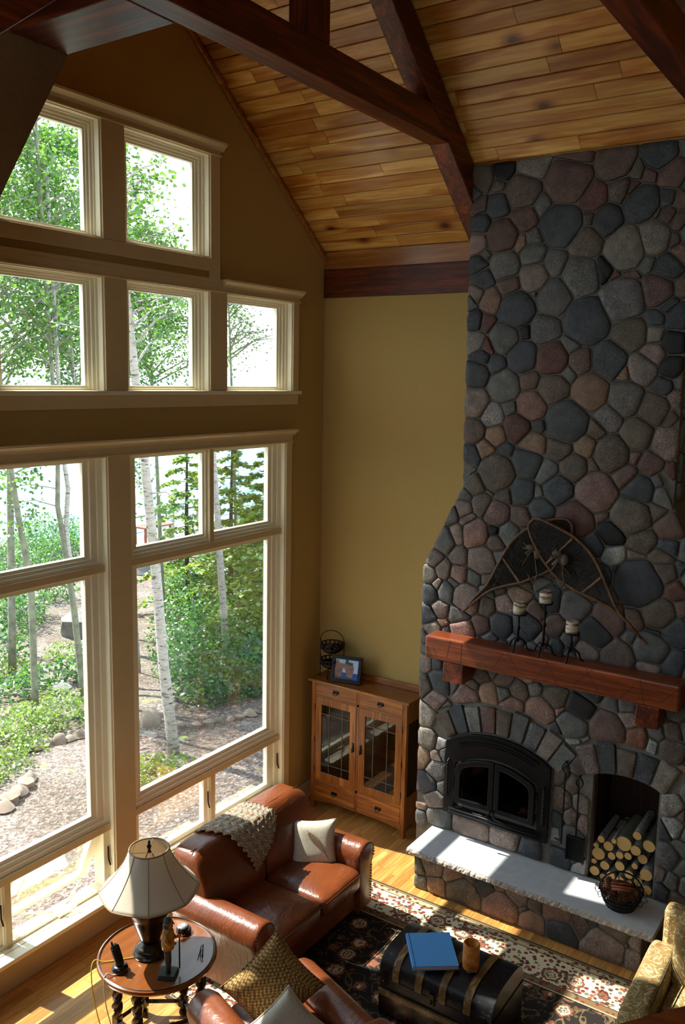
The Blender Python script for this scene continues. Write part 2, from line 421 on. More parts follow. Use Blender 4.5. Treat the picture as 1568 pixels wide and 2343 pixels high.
for y0, y1 in ((-5.6, -3.4), (-2.6, -.4)):  # unseen west windows, added to brighten the ceiling and east wall
    wn += 1; w_ = root('window_%d' % wn, (-8.6, (y0+y1)/2, 4.0), kind='structure'); ym_ = (y0+y1)/2
    for a, b in ((y0, ym_), (ym_, y1)):
        mb = MB()
        for p in ((a, a+.06, 4.0, 6.1), (b-.06, b, 4.0, 6.1), (a+.06, b-.06, 4.0, 4.06), (a+.06, b-.06, 6.04, 6.1)): mb.box(-8.64, -8.56, *p)
        mb.obj('frame', M_sash, w_); MB().box(-8.603, -8.597, a+.055, b-.055, 4.055, 6.045).obj('pane', M_glass, w_)
def big_window(x0, x1, divs, openside=None):
    """picture pane with two transoms above and two awnings below"""
    global wn; wn += 1
    L = root('window_%d' % wn, ((x0+x1)/2, .08, .27), kind='structure')
    MB().ring(x0, x1, .27, 3.627, .012, -.012, .05).obj('jamb', M_sash, L)
    xm = divs
    def unit(a, b, c, d, g, sashy=0, name='sash'):
        gx0, gx1, gz0, gz1 = g
        def lerp(f): return (a+(gx0-a)*f, b+(gx1-b)*f, c+(gz0-c)*f, d+(gz1-d)*f)
        def rg(f0, f1, y0, y1):
            p, q = lerp(f0), lerp(f1)
            o = [(p[0],p[2]),(p[1],p[2]),(p[1],p[3]),(p[0],p[3])]; i = [(q[0],q[2]),(q[1],q[2]),(q[1],q[3]),(q[0],q[3])]
            vs = [(t[0], y, t[1]) for y in (y0, y1) for t in o+i]; fs = []
            for k in range(4):
                j = (k+1) % 4; fs += [(k, j, 4+j, 4+k), (8+j, 8+k, 12+k, 12+j), (k+8, j+8, j, k), (4+k, 4+j, 12+j, 12+k)]
            return MB().add(vs, fs)
        return rg
    TR, AW = 2.83, .81
    def fixed(a, b, c, d, g):
        rg = unit(a, b, c, d, g)
        rg(0, .36, .036, .15).obj('frame', M_sash, L, bevel=.004)
        s_ = rg(.35, .7, .05, .13).obj('sash', M_sash, L, bevel=.004)
        rg(.69, 1, .066, .11).obj('glazing_bead', M_sash, s_)
        MB().box(g[0]-.004, g[1]+.004, .086, .09, g[2]-.004, g[3]+.004).obj('pane', M_glass, L)
    xl = xm - .005
    fixed(x0, xl, TR, 3.627, (x0+.13, xm-.07, 2.905, 3.583)); fixed(xl, x1, TR, 3.627, (xm+.07, x1-.158, 2.905, 3.583))
    fixed(x0, x1, AW, TR, (x0+.13, x1-.158, .912, 2.735))
    # mullion rails of tan trim
    MB().box(x0+.012, x1-.012, .018, .045, TR-.055, TR).obj('transom_rail', M_trim, L, bevel=.003)
    MB().box(x0+.012, x1-.012, .018, .045, AW-.055, AW).obj('sill_rail', M_trim, L, bevel=.003)
    MB().box(xm-.03, xm+.02, .02, .05, .282, AW-.055).obj('mullion', M_trim, L, bevel=.003)
    MB().box(xm-.03, xm+.02, .02, .05, TR, 3.61).obj('mullion', M_trim, L, bevel=.003)
    for i, (a, b, opn) in enumerate(((x0, xm-.005, openside == 0), (xm-.005, x1, openside == 1))):
        g = (a+(.075 if i else .1), b-(.158 if i else .075), .348, .742)
        if not i: g = (a+.1, b-.078, .348, .742)
        rg = unit(a, b, .27, AW-.03, g)
        rg(0, .45, .036, .15).obj('awning_frame', M_sash, L, bevel=.004)
        s_ = rg(.46, 1, .055, .1)
        gm = MB().box(g[0]-.004, g[1]+.004, .078, .082, g[2]-.004, g[3]+.004)
        if opn:
            zt = AW-.06; an = R(24)
            def turn(p):
                d = p - Vector((p.x, .08, zt)); return Vector((p.x, .08, zt)) + Vector((0, d.y*math.cos(an)-d.z*math.sin(an), d.z*math.cos(an)+d.y*math.sin(an)))
            s_.xf(turn); gm.xf(turn)
            for dx in (-.12, .16):
                MB().tube([((a+b)/2+dx*.4, .09, .31), ((a+b)/2+dx*1.9, .22, .335)], .007, 6).obj('stay_arm', M_sash, L)
        s_.obj('awning_sash', M_sash, L, bevel=.004); gm.obj('pane', M_glass, L)
        cx = (a+b)/2
        h = MB().box(cx-.055, cx+.055, .012, .04, .286, .306).obj('crank_base', M_sash, L, bevel=.004)
        MB().tube([(cx-.02, .012, .30), (cx+.02, -.01, .315), (cx+.075, -.012, .318)], .006, 6).ball((cx+.078, -.012, .32), .011, 8, 6).obj('crank_handle', M_sash, h, smooth=True)
        lx = b-.03 if i else b-.05
        MB().tube([(lx, .032, .62), (lx, .03, .52), (lx+.004, .016, .47)], .006, 6).obj('lock_lever', M_bronze, L)
    return L
big_window(X_M1, X_E0, -1.55); big_window(-4.57, X_M0, -3.60, openside=1)

# ------------------------------------------------------------ window casings
def casing(n, parts):
    t = root('trim_%d' % n, (parts[0][1], 0, parts[0][3]), kind='structure')
    for name, x0, x1, z0, z1, y in parts: MB().box(x0, x1, -y, -.001, z0, z1).obj(name, M_sash if name == 'stool' else M_trim, t, bevel=.003)  # stools take the paler sash paint to stand for sunlight on them
    return t
def crown(t, x0, x1, z):
    MB().prism([(-.001, z), (-.03, z), (-.036, z+.008), (-.045, z+.02), (-.075, z+.045), (-.078, z+.06), (-.001, z+.06)], 0, x0, x1).obj('crown', M_trim, t)
t = casing(4, [('head', -3.62, X_B, 5.92, 5.985, .03), ('side', X_B0, X_B, 4.95, 5.918, .026), ('mullion', X_M0, X_M1, 5.131, 5.918, .026), ('sill', -3.62, X_B0-.002, 5.03, 5.129, .028), ('bead', -3.62, X_B+.012, 5.915, 5.93, .038)])
crown(t, -3.66, X_B+.035, 5.955)
t = casing(5, [('head', -4.8, X_D, 4.882, 4.948, .03), ('side', X_D0, X_D, 4.092, 4.88, .026), ('mullion', X_M0, X_M1, 4.092, 4.88, .026), ('mullion', X_N0, X_N1, 4.092, 4.88, .026), ('mullion', -3.76, -3.56, 4.092, 4.88, .026), ('stool', -4.8, X_D+.02, 4.058, 4.09, .05), ('apron', -4.8, X_D, 3.965, 4.057, .024), ('bead', -4.8, X_D+.012, 4.875, 4.89, .038)])
crown(t, X_B+.03, X_D+.035, 4.92)
MB().box(-4.8, X_B+.03, -.03, -.001, 4.948, 4.975).obj('head_fillet', M_trim, t)
t = casing(6, [('head', -4.8, X_E, 3.629, 3.70, .03), ('side', X_E0, X_E, .17, 3.627, .026), ('mullion', X_M0, X_M1, .29, 3.627, .026), ('bead', -4.8, X_E+.012, 3.622, 3.637, .038)])
crown(t, -4.83, X_E+.035, 3.685)
t = casing(7, [('stool', -4.9, -.62, .245, .278, .105), ('panel', -4.9, X_E0-.001, 0, .244, .022)])

# ------------------------------------------------------------ stonework
SC = {'k': (0.013,0.013,0.015), 'd': (0.056,0.063,0.072), 'g': (0.122,0.123,0.119), 'l': (0.306,0.306,0.297), 's': (0.211,0.189,0.162), 'b': (0.122,0.097,0.077),
      'r': (0.131,0.081,0.067), 'R': (0.122,0.054,0.043), 'p': (0.225,0.171,0.149), 'P': (0.234,0.140,0.115), 'o': (0.243,0.158,0.108), 'O': (0.216,0.095,0.059)}
STONES = '''1886,5718,82,b 2051,5775,75,k 2278,5779,114,s 2595,5791,119,r 2889,5742,138,r 3192,5761,128,d 3043,5665,57,b 3130,5637,56,r 3283,5624,105,r 2010,5664,38,b 2209,5599,137,b 2556,5642,175,r 2732,5519,104,R 2930,5552,72,b 3008,5534,48,R 3091,5438,118,d 3249,5460,51,d 3346,5438,46,r 1863,5536,55,r 2021,5521,87,d 2228,5418,101,r 2514,5345,158,d 2721,5362,35,b 2843,5342,98,d 3180,5370,33,b 3257,5336,56,r 3333,5293,55,r 1874,5401,61,d 2064,5293,125,r 2203,5233,48,o 2313,5255,58,g 2704,5204,110,b 2993,5141,144,s 3177,5204,117,s 3313,5185,37,b 3370,5089,55,r 1861,5256,61,p 1930,5163,22,g 2084,5081,114,g 2307,5145,90,g 2474,5075,78,g 2680,4975,137,g 2842,5006,64,k 3155,5032,43,g 3280,4997,93,d 1873,5087,62,d 1918,4990,78,d 2124,4929,82,r 2325,4982,111,p 2936,4948,25,R 3021,4934,49,r 3223,4854,118,r 3372,4867,46,r 1868,4876,57,p 1983,4824,89,o 2189,4749,141,d 2485,4833,130,g 2347,4873,21,g 2739,4655,167,d 2995,4795,161,g 3296,4757,57,d 3377,4660,84,d 1851,4673,68,d 1948,4660,51,R 2105,4540,122,g 2258,4586,44,k 2425,4599,106,g 3063,4570,122,b 3217,4654,67,d 3213,4568,67,s 3359,4509,75,k 1863,4510,69,s 1978,4477,51,R 1922,4395,59,d 2048,4339,70,d 2257,4396,119,d 2490,4385,127,R 2709,4365,86,r 2913,4376,125,d 3225,4413,75,p 3155,4316,101,s 3039,4284,41,o 3360,4318,74,k 1888,4270,90,d 2116,4177,122,g 2318,4220,63,r 2512,4164,116,b 2625,4284,44,g 2792,4143,133,o 3050,4113,119,g 3318,4207,60,d 3412,4128,54,p 1890,4035,96,p 2032,3948,89,l 2165,4004,44,g 2344,4027,114,P 3254,4037,101,b 2932,3962,90,g 3368,3980,30,r 1872,3814,79,b 2075,3789,86,o 2238,3854,116,R 2398,3879,40,d 2632,3922,165,d 2856,3878,67,b 3154,3851,108,b 3355,3799,105,p 1860,3613,74,d 1986,3668,75,o 2142,3672,73,d 2357,3731,109,o 2585,3722,95,b 2775,3755,82,o 2979,3703,132,b 3138,3697,42,r 2086,3500,161,b 2327,3599,133,d 2484,3536,91,g 2700,3586,105,b 2838,3601,35,r 3089,3550,86,r 3259,3648,87,r 3398,3611,38,R 1899,3391,92,b 2034,3373,34,g 2155,3348,74,b 2295,3372,108,d 2433,3367,35,g 2584,3404,118,d 2876,3407,152,P 3183,3462,109,d 3370,3425,76,g 1802,3184,75,p 1963,3236,88,b 1844,3103,53,p 2092,3177,106,r 2297,3175,73,r 2457,3244,95,d 2731,3198,145,R 2924,3241,41,r 3138,3258,147,b 3327,3315,51,b 3420,3208,92,r 1755,2972,57,p 1913,2990,114,P 2073,3033,34,k 2205,3024,86,g 2089,2927,67,b 3013,3118,102,k 3228,3089,100,b 3425,3060,72,d 2876,3013,77,d 3050,2946,86,l 3189,2953,69,p 3380,2968,93,b 1775,2777,57,p 1979,2779,118,p 2112,2833,43,g 1548,2738,73,p 1504,2594,63,s 1630,2655,71,p 1587,2510,40,p 1775,2633,72,P 1513,2425,73,d 1659,2465,76,g 1859,2437,126,p 1744,2573,31,g 2032,2624,42,b 1508,2231,75,d 1612,2301,72,p 1786,2270,88,g 1636,2190,36,o 1558,2124,77,p 1825,2155,114,P 1992,2229,71,r 2026,2413,77,b 2187,2448,74,p 2311,2543,86,o 2172,2270,94,d 2381,2291,113,d 2130,2564,46,b 2333,2620,57,b 2458,2436,65,r 2618,2334,80,r 2575,2552,99,d 2508,2198,49,p 2633,2173,60,d 1474,2029,37,g 1492,1827,56,p 1501,1596,74,b 1593,1830,44,d 1634,1661,100,d 1592,1508,90,p 1515,1345,93,s 1738,1675,41,g 1891,1595,102,P 1933,1700,49,b 2079,1672,80,o 2009,1812,65,b 2222,1824,81,b 2220,1704,61,g 2339,1756,80,b 2294,1619,80,P 2473,1794,41,g 2532,1624,115,P 2648,1768,97,b 2695,1663,31,o 2672,1500,45,d 1533,1139,83,s 1666,1119,44,l 1495,954,71,o 1622,989,42,p 1633,872,92,g 1547,722,88,d 1628,589,96,s 1496,517,45,o 1667,435,119,g 1975,448,165,p 2300,462,140,p 2495,423,113,d 2739,447,119,d 2928,419,66,l 2770,1319,57,g 2737,940,80,b 2707,743,49,d 2725,1150,66,b 2876,1263,74,b 2832,1096,57,b 2929,955,78,s 2842,814,55,p 2939,788,61,p 2714,629,53,l 2802,1578,123,g 2848,1714,113,k 3059,1602,140,r 3301,1596,73,O 3230,1725,61,p 3414,1572,47,l 3548,1555,104,b 3550,1686,71,b 2825,1431,65,l 2882,1481,37,g 3560,1148,93,s 3603,975,72,l 3528,923,60,d 3655,1085,34,r 3567,733,98,g 3668,835,49,g 3522,581,53,p 3623,548,60,g 3546,424,74,d 3670,402,73,r 3674,675,50,g 3631,1407,61,O 2978,601,54,d 2862,490,69,d 3219,2775,189,d 3391,2891,104,b 3485,2757,64,R 3382,2564,124,b 3499,2454,99,d 3368,2410,53,d 3199,2493,83,r 3026,2462,141,r 2940,2351,143,d 3106,2190,137,b 3344,2293,133,g 2880,2186,105,p 3339,2156,87,p 3510,2213,84,d 2768,2528,132,g 3509,2920,46,d 3536,2630,39,r 3094,2849,77,d 3526,1984,75,b 3446,2059,63,d 3314,1976,64,r 2968,2791,78,d 2843,2650,93,b'''
HSTONES = '''1707,192,72,g 1842,257,115,p 2031,238,111,o 1730,68,63,g 1886,81,97,o 2116,97,161,b 2188,251,75,b 2308,228,98,d 2430,290,72,o 2448,96,160,P 2571,259,102,p 2632,167,43,b 2732,238,69,b 2702,62,115,o 2894,252,118,P 2935,90,118,d 3087,199,86,b 3163,269,49,d 3197,196,39,o 3342,293,122,b 3270,84,166,p 3500,233,73,p 3454,199,29,b 3483,80,93,p'''
def parse(t): return [[float(q) for q in a.split(',')[:3]] + [a.split(',')[3]] for a in t.split()]
def clip(poly, a, b, c):                       # keep a*u+b*v <= c
    out = []
    for i in range(len(poly)):
        p, q = poly[i-1], poly[i]; fp, fq = a*p[0]+b*p[1]-c, a*q[0]+b*q[1]-c
        if (fp <= 0) != (fq <= 0):
            t = fp/(fp-fq); out.append((p[0]+t*(q[0]-p[0]), p[1]+t*(q[1]-p[1])))
        if fq <= 0: out.append(q)
    return out
def area(P): return .5*sum(P[i-1][0]*P[i][1]-P[i][0]*P[i-1][1] for i in range(len(P)))
def inset(poly, d):
    if len(poly) < 3: return []
    if area(poly) < 0: poly = poly[::-1]
    out = list(poly)
    for i in range(len(poly)):
        p, q = poly[i-1], poly[i]; ex, ey = q[0]-p[0], q[1]-p[1]; L = math.hypot(ex, ey)
        if L < 1e-6: continue
        nx, ny = ey/L, -ex/L
        out = clip(out, nx, ny, nx*p[0]+ny*p[1]-d)
        if len(out) < 3: return []
    return out
def rounded(P, it=2):
    Q = []
    for p in P:                                 # drop near-duplicate corners
        if not Q or math.hypot(p[0]-Q[-1][0], p[1]-Q[-1][1]) > .008: Q.append(p)
    P = Q
    for k in range(it):
        f = (.11, .22)[min(k, 1)]; o = []
        for i in range(len(P)):
            p, q = P[i], P[(i+1) % len(P)]
            o += [(p[0]*(1-f)+q[0]*f, p[1]*(1-f)+q[1]*f), (p[0]*f+q[0]*(1-f), p[1]*f+q[1]*(1-f))]
        P = o
    return P
def stone_mesh(P, depth, place):
    """P: outline in (u,v); place(u,v,h) -> world point, h = height off the face"""
    n = len(P); cx = sum(p[0] for p in P)/n; cy = sum(p[1] for p in P)/n
    rad = min(math.hypot(p[0]-cx, p[1]-cy) for p in P)
    vs = []; k1 = min(.009, rad*.15)
    for s_, h in ((0, -.02), (0, depth*.62), (k1, depth)):
        for p in P:
            d = math.hypot(p[0]-cx, p[1]-cy) or 1; f = 1-s_/d
            j = random.uniform(-.0025, .0025) if s_ else 0
            vs.append(place(cx+(p[0]-cx)*f, cy+(p[1]-cy)*f, h+j))
    tx, ty = random.uniform(-.03, .03), random.uniform(-.03, .03)
    for p in P: vs.append(place(cx+(p[0]-cx)*.55, cy+(p[1]-cy)*.55, depth+random.uniform(.000, .004)))
    vs.append(place(cx, cy, depth+random.uniform(.000, .005)))
    fs = []
    for r in range(3):
        for i in range(n):
            j = (i+1) % n; fs.append((r*n+i, r*n+j, (r+1)*n+j, (r+1)*n+i))
    for i in range(n): fs.append((3*n+i, 3*n+(i+1) % n, 4*n))
    return vs, fs
def jitter(c):
    k = random.uniform(.86, 1.16); return tuple(max(.01, x*k*random.uniform(.96, 1.04)) for x in c)
XF = -.505
def xface(z): return XF if z < 2 else XF - .1*(z-2)/3.85
def put(u, v, h): return (xface(v)-h, -u, v)

fp = root('stone_fireplace', (-.25, -2.6, 0), 'tall field stone chimney breast with flared shoulders rising to the plank ceiling', 'fireplace')
INS = (2.195, .485, .84); NIC = (3.235, .572, .69)      # arch circles (centre u, z, radius)
def core():
    mb = MB()
    def pr(poly):
        vs = []; n = len(poly)
        for u, v in poly: vs.append((xface(v), -u, min(v, croof(xface(v))-.03)))
        for u, v in poly: vs.append((-.002, -u, min(v, croof(0)-.03)))
        fs = [tuple(range(n)), tuple(range(2*n-1, n-1, -1))] + [(i, i+n, (i+1) % n+n, (i+1) % n) for i in range(n)]
        mb.add(vs, fs)
    pr([(1.445, 0), (2.985, 0), (2.985, 2.0), (1.445, 2.0)]); pr([(3.485, 0), (3.785, 0), (3.785, 2.0), (3.485, 2.0)])
    a = [(2.985, 1.205)] + [(NIC[0]+NIC[2]*math.sin(R(t)), NIC[1]+NIC[2]*math.cos(R(t))) for t in range(-18, 19, 4)] + [(3.485, 1.205)]
    for p, q in zip(a, a[1:]): 
        if q[0] > p[0]: pr([p, q, (q[0], 2.0), (p[0], 2.0)])
    pr([(2.985, 0), (3.485, 0), (3.485, .34), (2.985, .34)])
    pr([(1.445, 2.0), (3.785, 2.0), (3.785, 2.65), (1.445, 2.65)])
    pr([(1.445, 2.65), (3.785, 2.65), (3.43, 3.36), (1.79, 3.36)]); pr([(1.79, 3.36), (3.43, 3.36), (3.43, 5.84), (1.79, 5.84)])
    return mb.obj('mortar', M_mortar, fp)
core()
# wood lined log niche
MB().box(-.06, -.03, -3.485, -2.985, .34, 1.3).obj('niche_back', wood('niche_board', (30, 12, 7), (62, 26, 14), (84, 38, 22), 2, .8, .5, .2), fp)
for y0, y1 in ((-3.003, -2.986), (-3.484, -3.467)): MB().box(-.45, -.061, y0, y1, .341, 1.24).obj('niche_side', MATS['niche_board'], fp)
def arch_stones(c, a0, a1, n, h, cols):
    tot = 0
    for i in range(n):
        t0 = R(a0+(a1-a0)*i/n); t1 = R(a0+(a1-a0)*(i+1)/n); r0, r1 = c[2]+.004, c[2]+h*random.uniform(.92, 1.06)
        P = [(c[0]+r*math.sin(t), c[1]+r*math.cos(t)) for r, t in ((r0, t0), (r1, t0), (r1, t1), (r0, t1))]
        P = inset(P, .006); P = rounded([q for i in range(4) for q in ((P[i][0]*.94+P[i-1][0]*.06, P[i][1]*.94+P[i-1][1]*.06), (P[i][0]*.94+P[(i+1)%4][0]*.06, P[i][1]*.94+P[(i+1)%4][1]*.06))], 0) if len(P) == 4 else rounded(P, 1)
        # straight sided wedge with tight corners
        MB().add(*stone_mesh(P, random.uniform(.026, .036), put)).obj('arch_stone', M_stone, fp, smooth=True, angle=50, color=jitter(SC[cols[i]]))
arch_stones(INS, -34, 38, 9, .25, 'bdgrbggsg'); arch_stones(NIC, -26, 25, 5, .245, 'pdbds')
def field(seeds, bounds, clips, place, par, depth=(.018, .030), name='stone', gap=.0045, fill=(), cap=296, joined=None):
    extra = MB(); nb = 0
    S = [(s[0]/1000, s[1]/1000, s[2]/1000, s[3]) for s in seeds]+list(fill)
    for i, (u, v, r, c) in enumerate(S):
        e = r*2.1; P = [(u-e, v-e), (u+e, v-e), (u+e, v+e), (u-e, v+e)]
        P = clip(P, .7071, .7071, (u+v)*.7071+r*1.75); P = clip(P, -.7071, -.7071, -(u+v)*.7071+r*1.75)
        P = clip(P, .7071, -.7071, (u-v)*.7071+r*1.75); P = clip(P, -.7071, .7071, (v-u)*.7071+r*1.75)
        for j, (a, b, q, _) in enumerate(S):
            if j == i: continue
            dx, dy = a-u, b-v; D2 = dx*dx+dy*dy
            if D2 > (3*(r+q))**2: continue
            k = (D2 + r*r - q*q)/2                 # power bisector, measured from the seed
            P = clip(P, dx, dy, dx*u+dy*v+k)
            if len(P) < 3: break
        for f in clips:
            h = f(u, v)
            if h == 'skip': P = []; break
            for g in (h or []): 
                P = clip(P, *g)
        P = inset(P, gap) if len(P) > 2 else []
        if len(P) < 3 or abs(area(P)) < .0006: continue
        P = rounded(P, 2 if r > .05 else 1)
        if len(P) > 22: P = P[::2]
        if len(P) < 5: continue
        P = [(p[0]+random.uniform(-.0025, .0025), p[1]+random.uniform(-.0025, .0025)) for p in P]
        if joined or nb >= cap: extra.add(*stone_mesh(P, random.uniform(*depth), place)); continue
        MB().add(*stone_mesh(P, random.uniform(*depth), place)).obj(name, M_stone, par, smooth=True, angle=60, color=jitter(SC[c])); nb += 1
    if extra.v: o = extra.obj(joined or 'stone_infill', M_stone, par, smooth=True, angle=60, color=jitter(SC['g'])); o['kind'] = 'stuff'
def c_outline(u, v):
    L = [(-1, 0, -1.437), (1, 0, 3.792), (0, 1, 5.83), (0, -1, 0)]
    if v < 3.55:
        m = .345/.71; L += [(-1, m, -1.437+m*2.65), (1, .355/.71, 3.792+.355/.71*2.65)]
    if v > 3.3: L += [(-1, 0, -1.782), (1, 0, 3.438)]
    return L
def c_arch(c, h, umin, umax, zb, a0, a1):
    def f(u, v):
        dx, dy = u-c[0], v-c[1]; d = math.hypot(dx, dy); ang = math.degrees(math.atan2(dx, dy))
        Rr = c[2]+h
        if umin < u < umax and zb < v < c[1]+c[2]: return 'skip'
        if a0 < ang < a1:
            if d < Rr-.03: return 'skip'
            nx, ny = dx/d, dy/d; return [(-nx, -ny, -(nx*c[0]+ny*c[1]+Rr))]
        if v < zb: return [(0, 1, zb)]
        if v < c[1]+c[2]+h:
            return [(1, 0, umin)] if u < c[0] else [(-1, 0, -umax)]
    return f
def c_between(u, v):
    if 2.66 < u < 2.985 and .4 < v < 1.25: return [(-1, 0, -2.668), (1, 0, 2.978)]
def c_floor(u, v):
    if 1.615 < u < 3.6: return [(0, -1, -.36)]
FILL = []
_S = [(a/1000, b/1000, c/1000) for a, b, c, _ in parse(STONES)]
for rr in (.10, .075, .055):
    for _ in range(4000):
        u, v = random.uniform(1.48, 3.75), random.uniform(.4, 5.8)
        if (v > 2.65 and not 1.79+max(0, 3.36-v)*-.486 < u < 3.43+max(0, 3.36-v)*.486) or (1.73 < u < 2.66 and v < 1.58) or (2.985 < u < 3.485 and v < 1.51): continue
        if len(FILL) < 90 and all(math.hypot(u-a, v-b) > (rr+c)*.86 for a, b, c in _S+[f[:3] for f in FILL]): FILL.append((u, v, rr, random.choice('dgbrpdgb')))
field(parse(STONES), None, [c_outline, c_arch(INS, .255, 1.725, 2.668, .535, -34.5, 38.5), c_arch(NIC, .25, 2.978, 3.492, .2, -26.5, 25.5), c_between, c_floor], put, fp, fill=FILL)

# flanks of the chimney breast
def flank(yy, sgn_, z0, z1):
    S = []
    for rr in (.11, .08):
        for _ in range(1500):
            u, v = random.uniform(.02, .50), random.uniform(z0, z1)
            if all(math.hypot(u-a, v-b) > (rr+c)*.85 for a, b, c, _c in S): S.append((u, v, rr, 'g'))
    def pl_(u, v, h): return (-u, yy+sgn_*h, v)
    field([], None, [lambda u, v: [(-1, 0, -.006), (1, 0, .503), (0, -1, -z0), (0, 1, z1)]], pl_, fp, fill=S, joined='flank_stone')
flank(-1.445, 1, 1.42, 2.62); flank(-3.785, -1, .02, 2.62); flank(-3.43, -1, 3.4, 5.3); flank(-1.79, 1, 3.4, 4.93)

# raised hearth
he = root('raised_hearth', (-.72, -2.6, 0), 'long raised stone hearth topped by one pale limestone slab', 'hearth')
MB().box(-.918, -.508, -3.53, -1.672, 0, .30).obj('mortar', M_mortar, he)
def hput(u, v, h): return (-.918-h, -u, v)
field(parse(HSTONES), None, [lambda u, v: [(-1, 0, -1.664), (1, 0, 3.538), (0, 1, .298), (0, -1, 0)]], hput, he, (.012, .02))
def slab():
    mb = MB(); n = 120; ny = lambda i: -3.617+i*2.002/n
    vs = []; fs = []
    for i in range(n+1):
        y = ny(i); q = [random.uniform(-.010, .004) for _ in range(3)]
        vs += [(-.508, y, .355), (-.966+q[0]*.4, y, .355), (-.979+q[1], y, .338), (-.981+q[2], y, .318), (-.962+q[0], y, .302), (-.508, y, .302)]
    for i in range(n):
        for k in range(6):
            a, b = i*6+k, i*6+(k+1) % 6; fs.append((a, b, b+6, a+6))
    fs += [tuple(range(6))[::-1], tuple(n*6+k for k in range(6))]
    o = mb.add(vs, fs).obj('slab', M_slab, he)
    o.data.materials.append(M_rough)
    for f in o.data.polygons:
        if f.center.x + he.location.x < -.962: f.material_index = 1
slab()

# ------------------------------------------------------------ outdoors
M_birch = NT('birch_bark')
def _bb():
    m = M_birch; v = m.coord((5, 5, 20)); n = m.noise(v, 1.6, 5, .7, .8); n2 = m.noise(m.coord(), 3, 3)
    c = m.ramp(n, [(.38, (.03, .028, .025)), (.44, (.28, .265, .245)), (.8, (.44, .425, .40))]); m.base(c); m.set(.8); m.bump(n, .4, .01)
_bb(); M_birch = M_birch.m
M_aspen = plain('aspen_bark', (112, 114, 96), .85, var=.22, bump=.4, bscale=30)
M_bark = plain('dark_bark', (62, 52, 46), .9, var=.25, bump=.8, bscale=30)
M_leaf = leaf_mat('aspen_leaf', (44, 80, 28), (94, 126, 54), .5)
M_leaf2 = leaf_mat('shrub_leaf', (30, 68, 32), (80, 120, 54), .55)
M_leaf3 = leaf_mat('herb_leaf', (74, 100, 36), (120, 138, 66), .45)
M_need = leaf_mat('spruce_needle', (62, 96, 40), (138, 150, 64), .45)
M_rock = plain('border_rock', (118, 104, 90), .9, var=.2, bump=.7, bscale=16)
M_boul = plain('grey_boulder', (96, 95, 90), .9, var=.25, bump=.9, bscale=9)
def ground_mat():
    m = NT('gravel'); v = m.coord(rnd=False); vo = m.n('TexVoronoi'); vo.inputs['Scale'].default_value = 34; m.l(v, vo.inputs['Vector'])
    hs = m.n('SeparateColor'); m.l(vo.outputs['Color'], hs.inputs[0])
    c = m.ramp(hs.outputs[0], [(0, lin((70, 58, 52))), (.5, lin((102, 89, 80))), (.9, lin((127, 115, 106))), (1, lin((160, 150, 141)))])
    big = m.ramp(m.noise(v, .55, 5, .6), [(.42, (1, 1, 1)), (.62, (.58, .53, .46))]); c = m.mix(1.0, c, big, 'MULTIPLY')
    gr = m.ramp(m.noise(v, 1.3, 6, .7), [(.60, (0, 0, 0)), (.70, (1, 1, 1))]); c = m.mix(gr, c, lin((122, 136, 70)))
    m.base(c); m.set(.95); m.bump(vo.outputs['Distance'], .8, .02); return m.m
def gz(x, y):
    s = .6*x+.8*y; return -1.2-.07*max(0, s-4) - max(0, s-33)*.25 if s < 60 else -12
g = MB()
xs = [-26, -18, -12, -8, -6, -4, -3, -2, -1] + [i*.7 for i in range(0, 24)] + [17, 18.5, 20, 22, 25, 28, 32, 38, 46, 60, 80]
ys = [.19] + [1 + i*.7 for i in range(0, 28)] + [21, 22.5, 24, 26, 28, 31, 35, 40, 48]
g.grid(lambda i, j: (xs[int(i*(len(xs)-1)+.5)], ys[int(j*(len(ys)-1)+.5)],
       gz(xs[int(i*(len(xs)-1)+.5)], ys[int(j*(len(ys)-1)+.5)]) + (random.uniform(-.05, .05) if ys[int(j*(len(ys)-1)+.5)] > 5.8 else random.uniform(-.012, .012))), len(xs), len(ys))
struct(g.obj('ground', ground_mat(), smooth=True))
wm = NT('lake_water'); wm.base((.20, .42, .50)); wm.set(.35, 0, .2)
_v = wm.coord((.5, 1.6, 1), rnd=False); _n = wm.noise(_v, .55, 6, .65, .4); wm.bump(_n, 1.0, .35)
wm.base(wm.ramp(_n, [(.40, lin((70, 134, 170))), (.56, lin((150, 198, 216)))]))
lake = struct(MB().add([(-1500, 22, -4.1), (2500, 22, -4.1), (4000, 4200, -4.1), (-3000, 4200, -4.1)], [(0, 1, 2, 3)]).obj('lake', wm.m))
# foundation of the window wall
struct(MB().box(-8.7, .18, .02, .17, -1.5, -.28).obj('foundation', M_mortar))

def leaves(mb, c, n, rad, size, flat=1.0, shell=0.0, long=1.0):
    for _ in range(n):
        while True:
            p = [random.uniform(-1, 1) for _ in range(3)]; d = sum(q*q for q in p)
            if shell*shell < d < 1: break
        p = Vector((c[0]+p[0]*rad[0], c[1]+p[1]*rad[1], c[2]+p[2]*rad[2]))
        leaf(mb, p, size*random.uniform(.6, 1.25), flat, long)
def leaf(mb, p, s, flat=1.0, long=1.0, dirv=None):
    a = random.uniform(0, 2*PI); t = random.uniform(-1.1, 1.1)*flat
    u = Vector((math.cos(a)*math.cos(t), math.sin(a)*math.cos(t), math.sin(t))) if dirv is None else dirv
    w_ = u.cross(Vector((random.uniform(-1, 1), random.uniform(-1, 1), random.uniform(.1, 1)*1.5))).normalized()
    u = u*s*long; w_ = w_*s*.42
    mb.add([p, p+u*.45+w_, p+u, p+u*.45-w_], [(0, 1, 2, 3)])
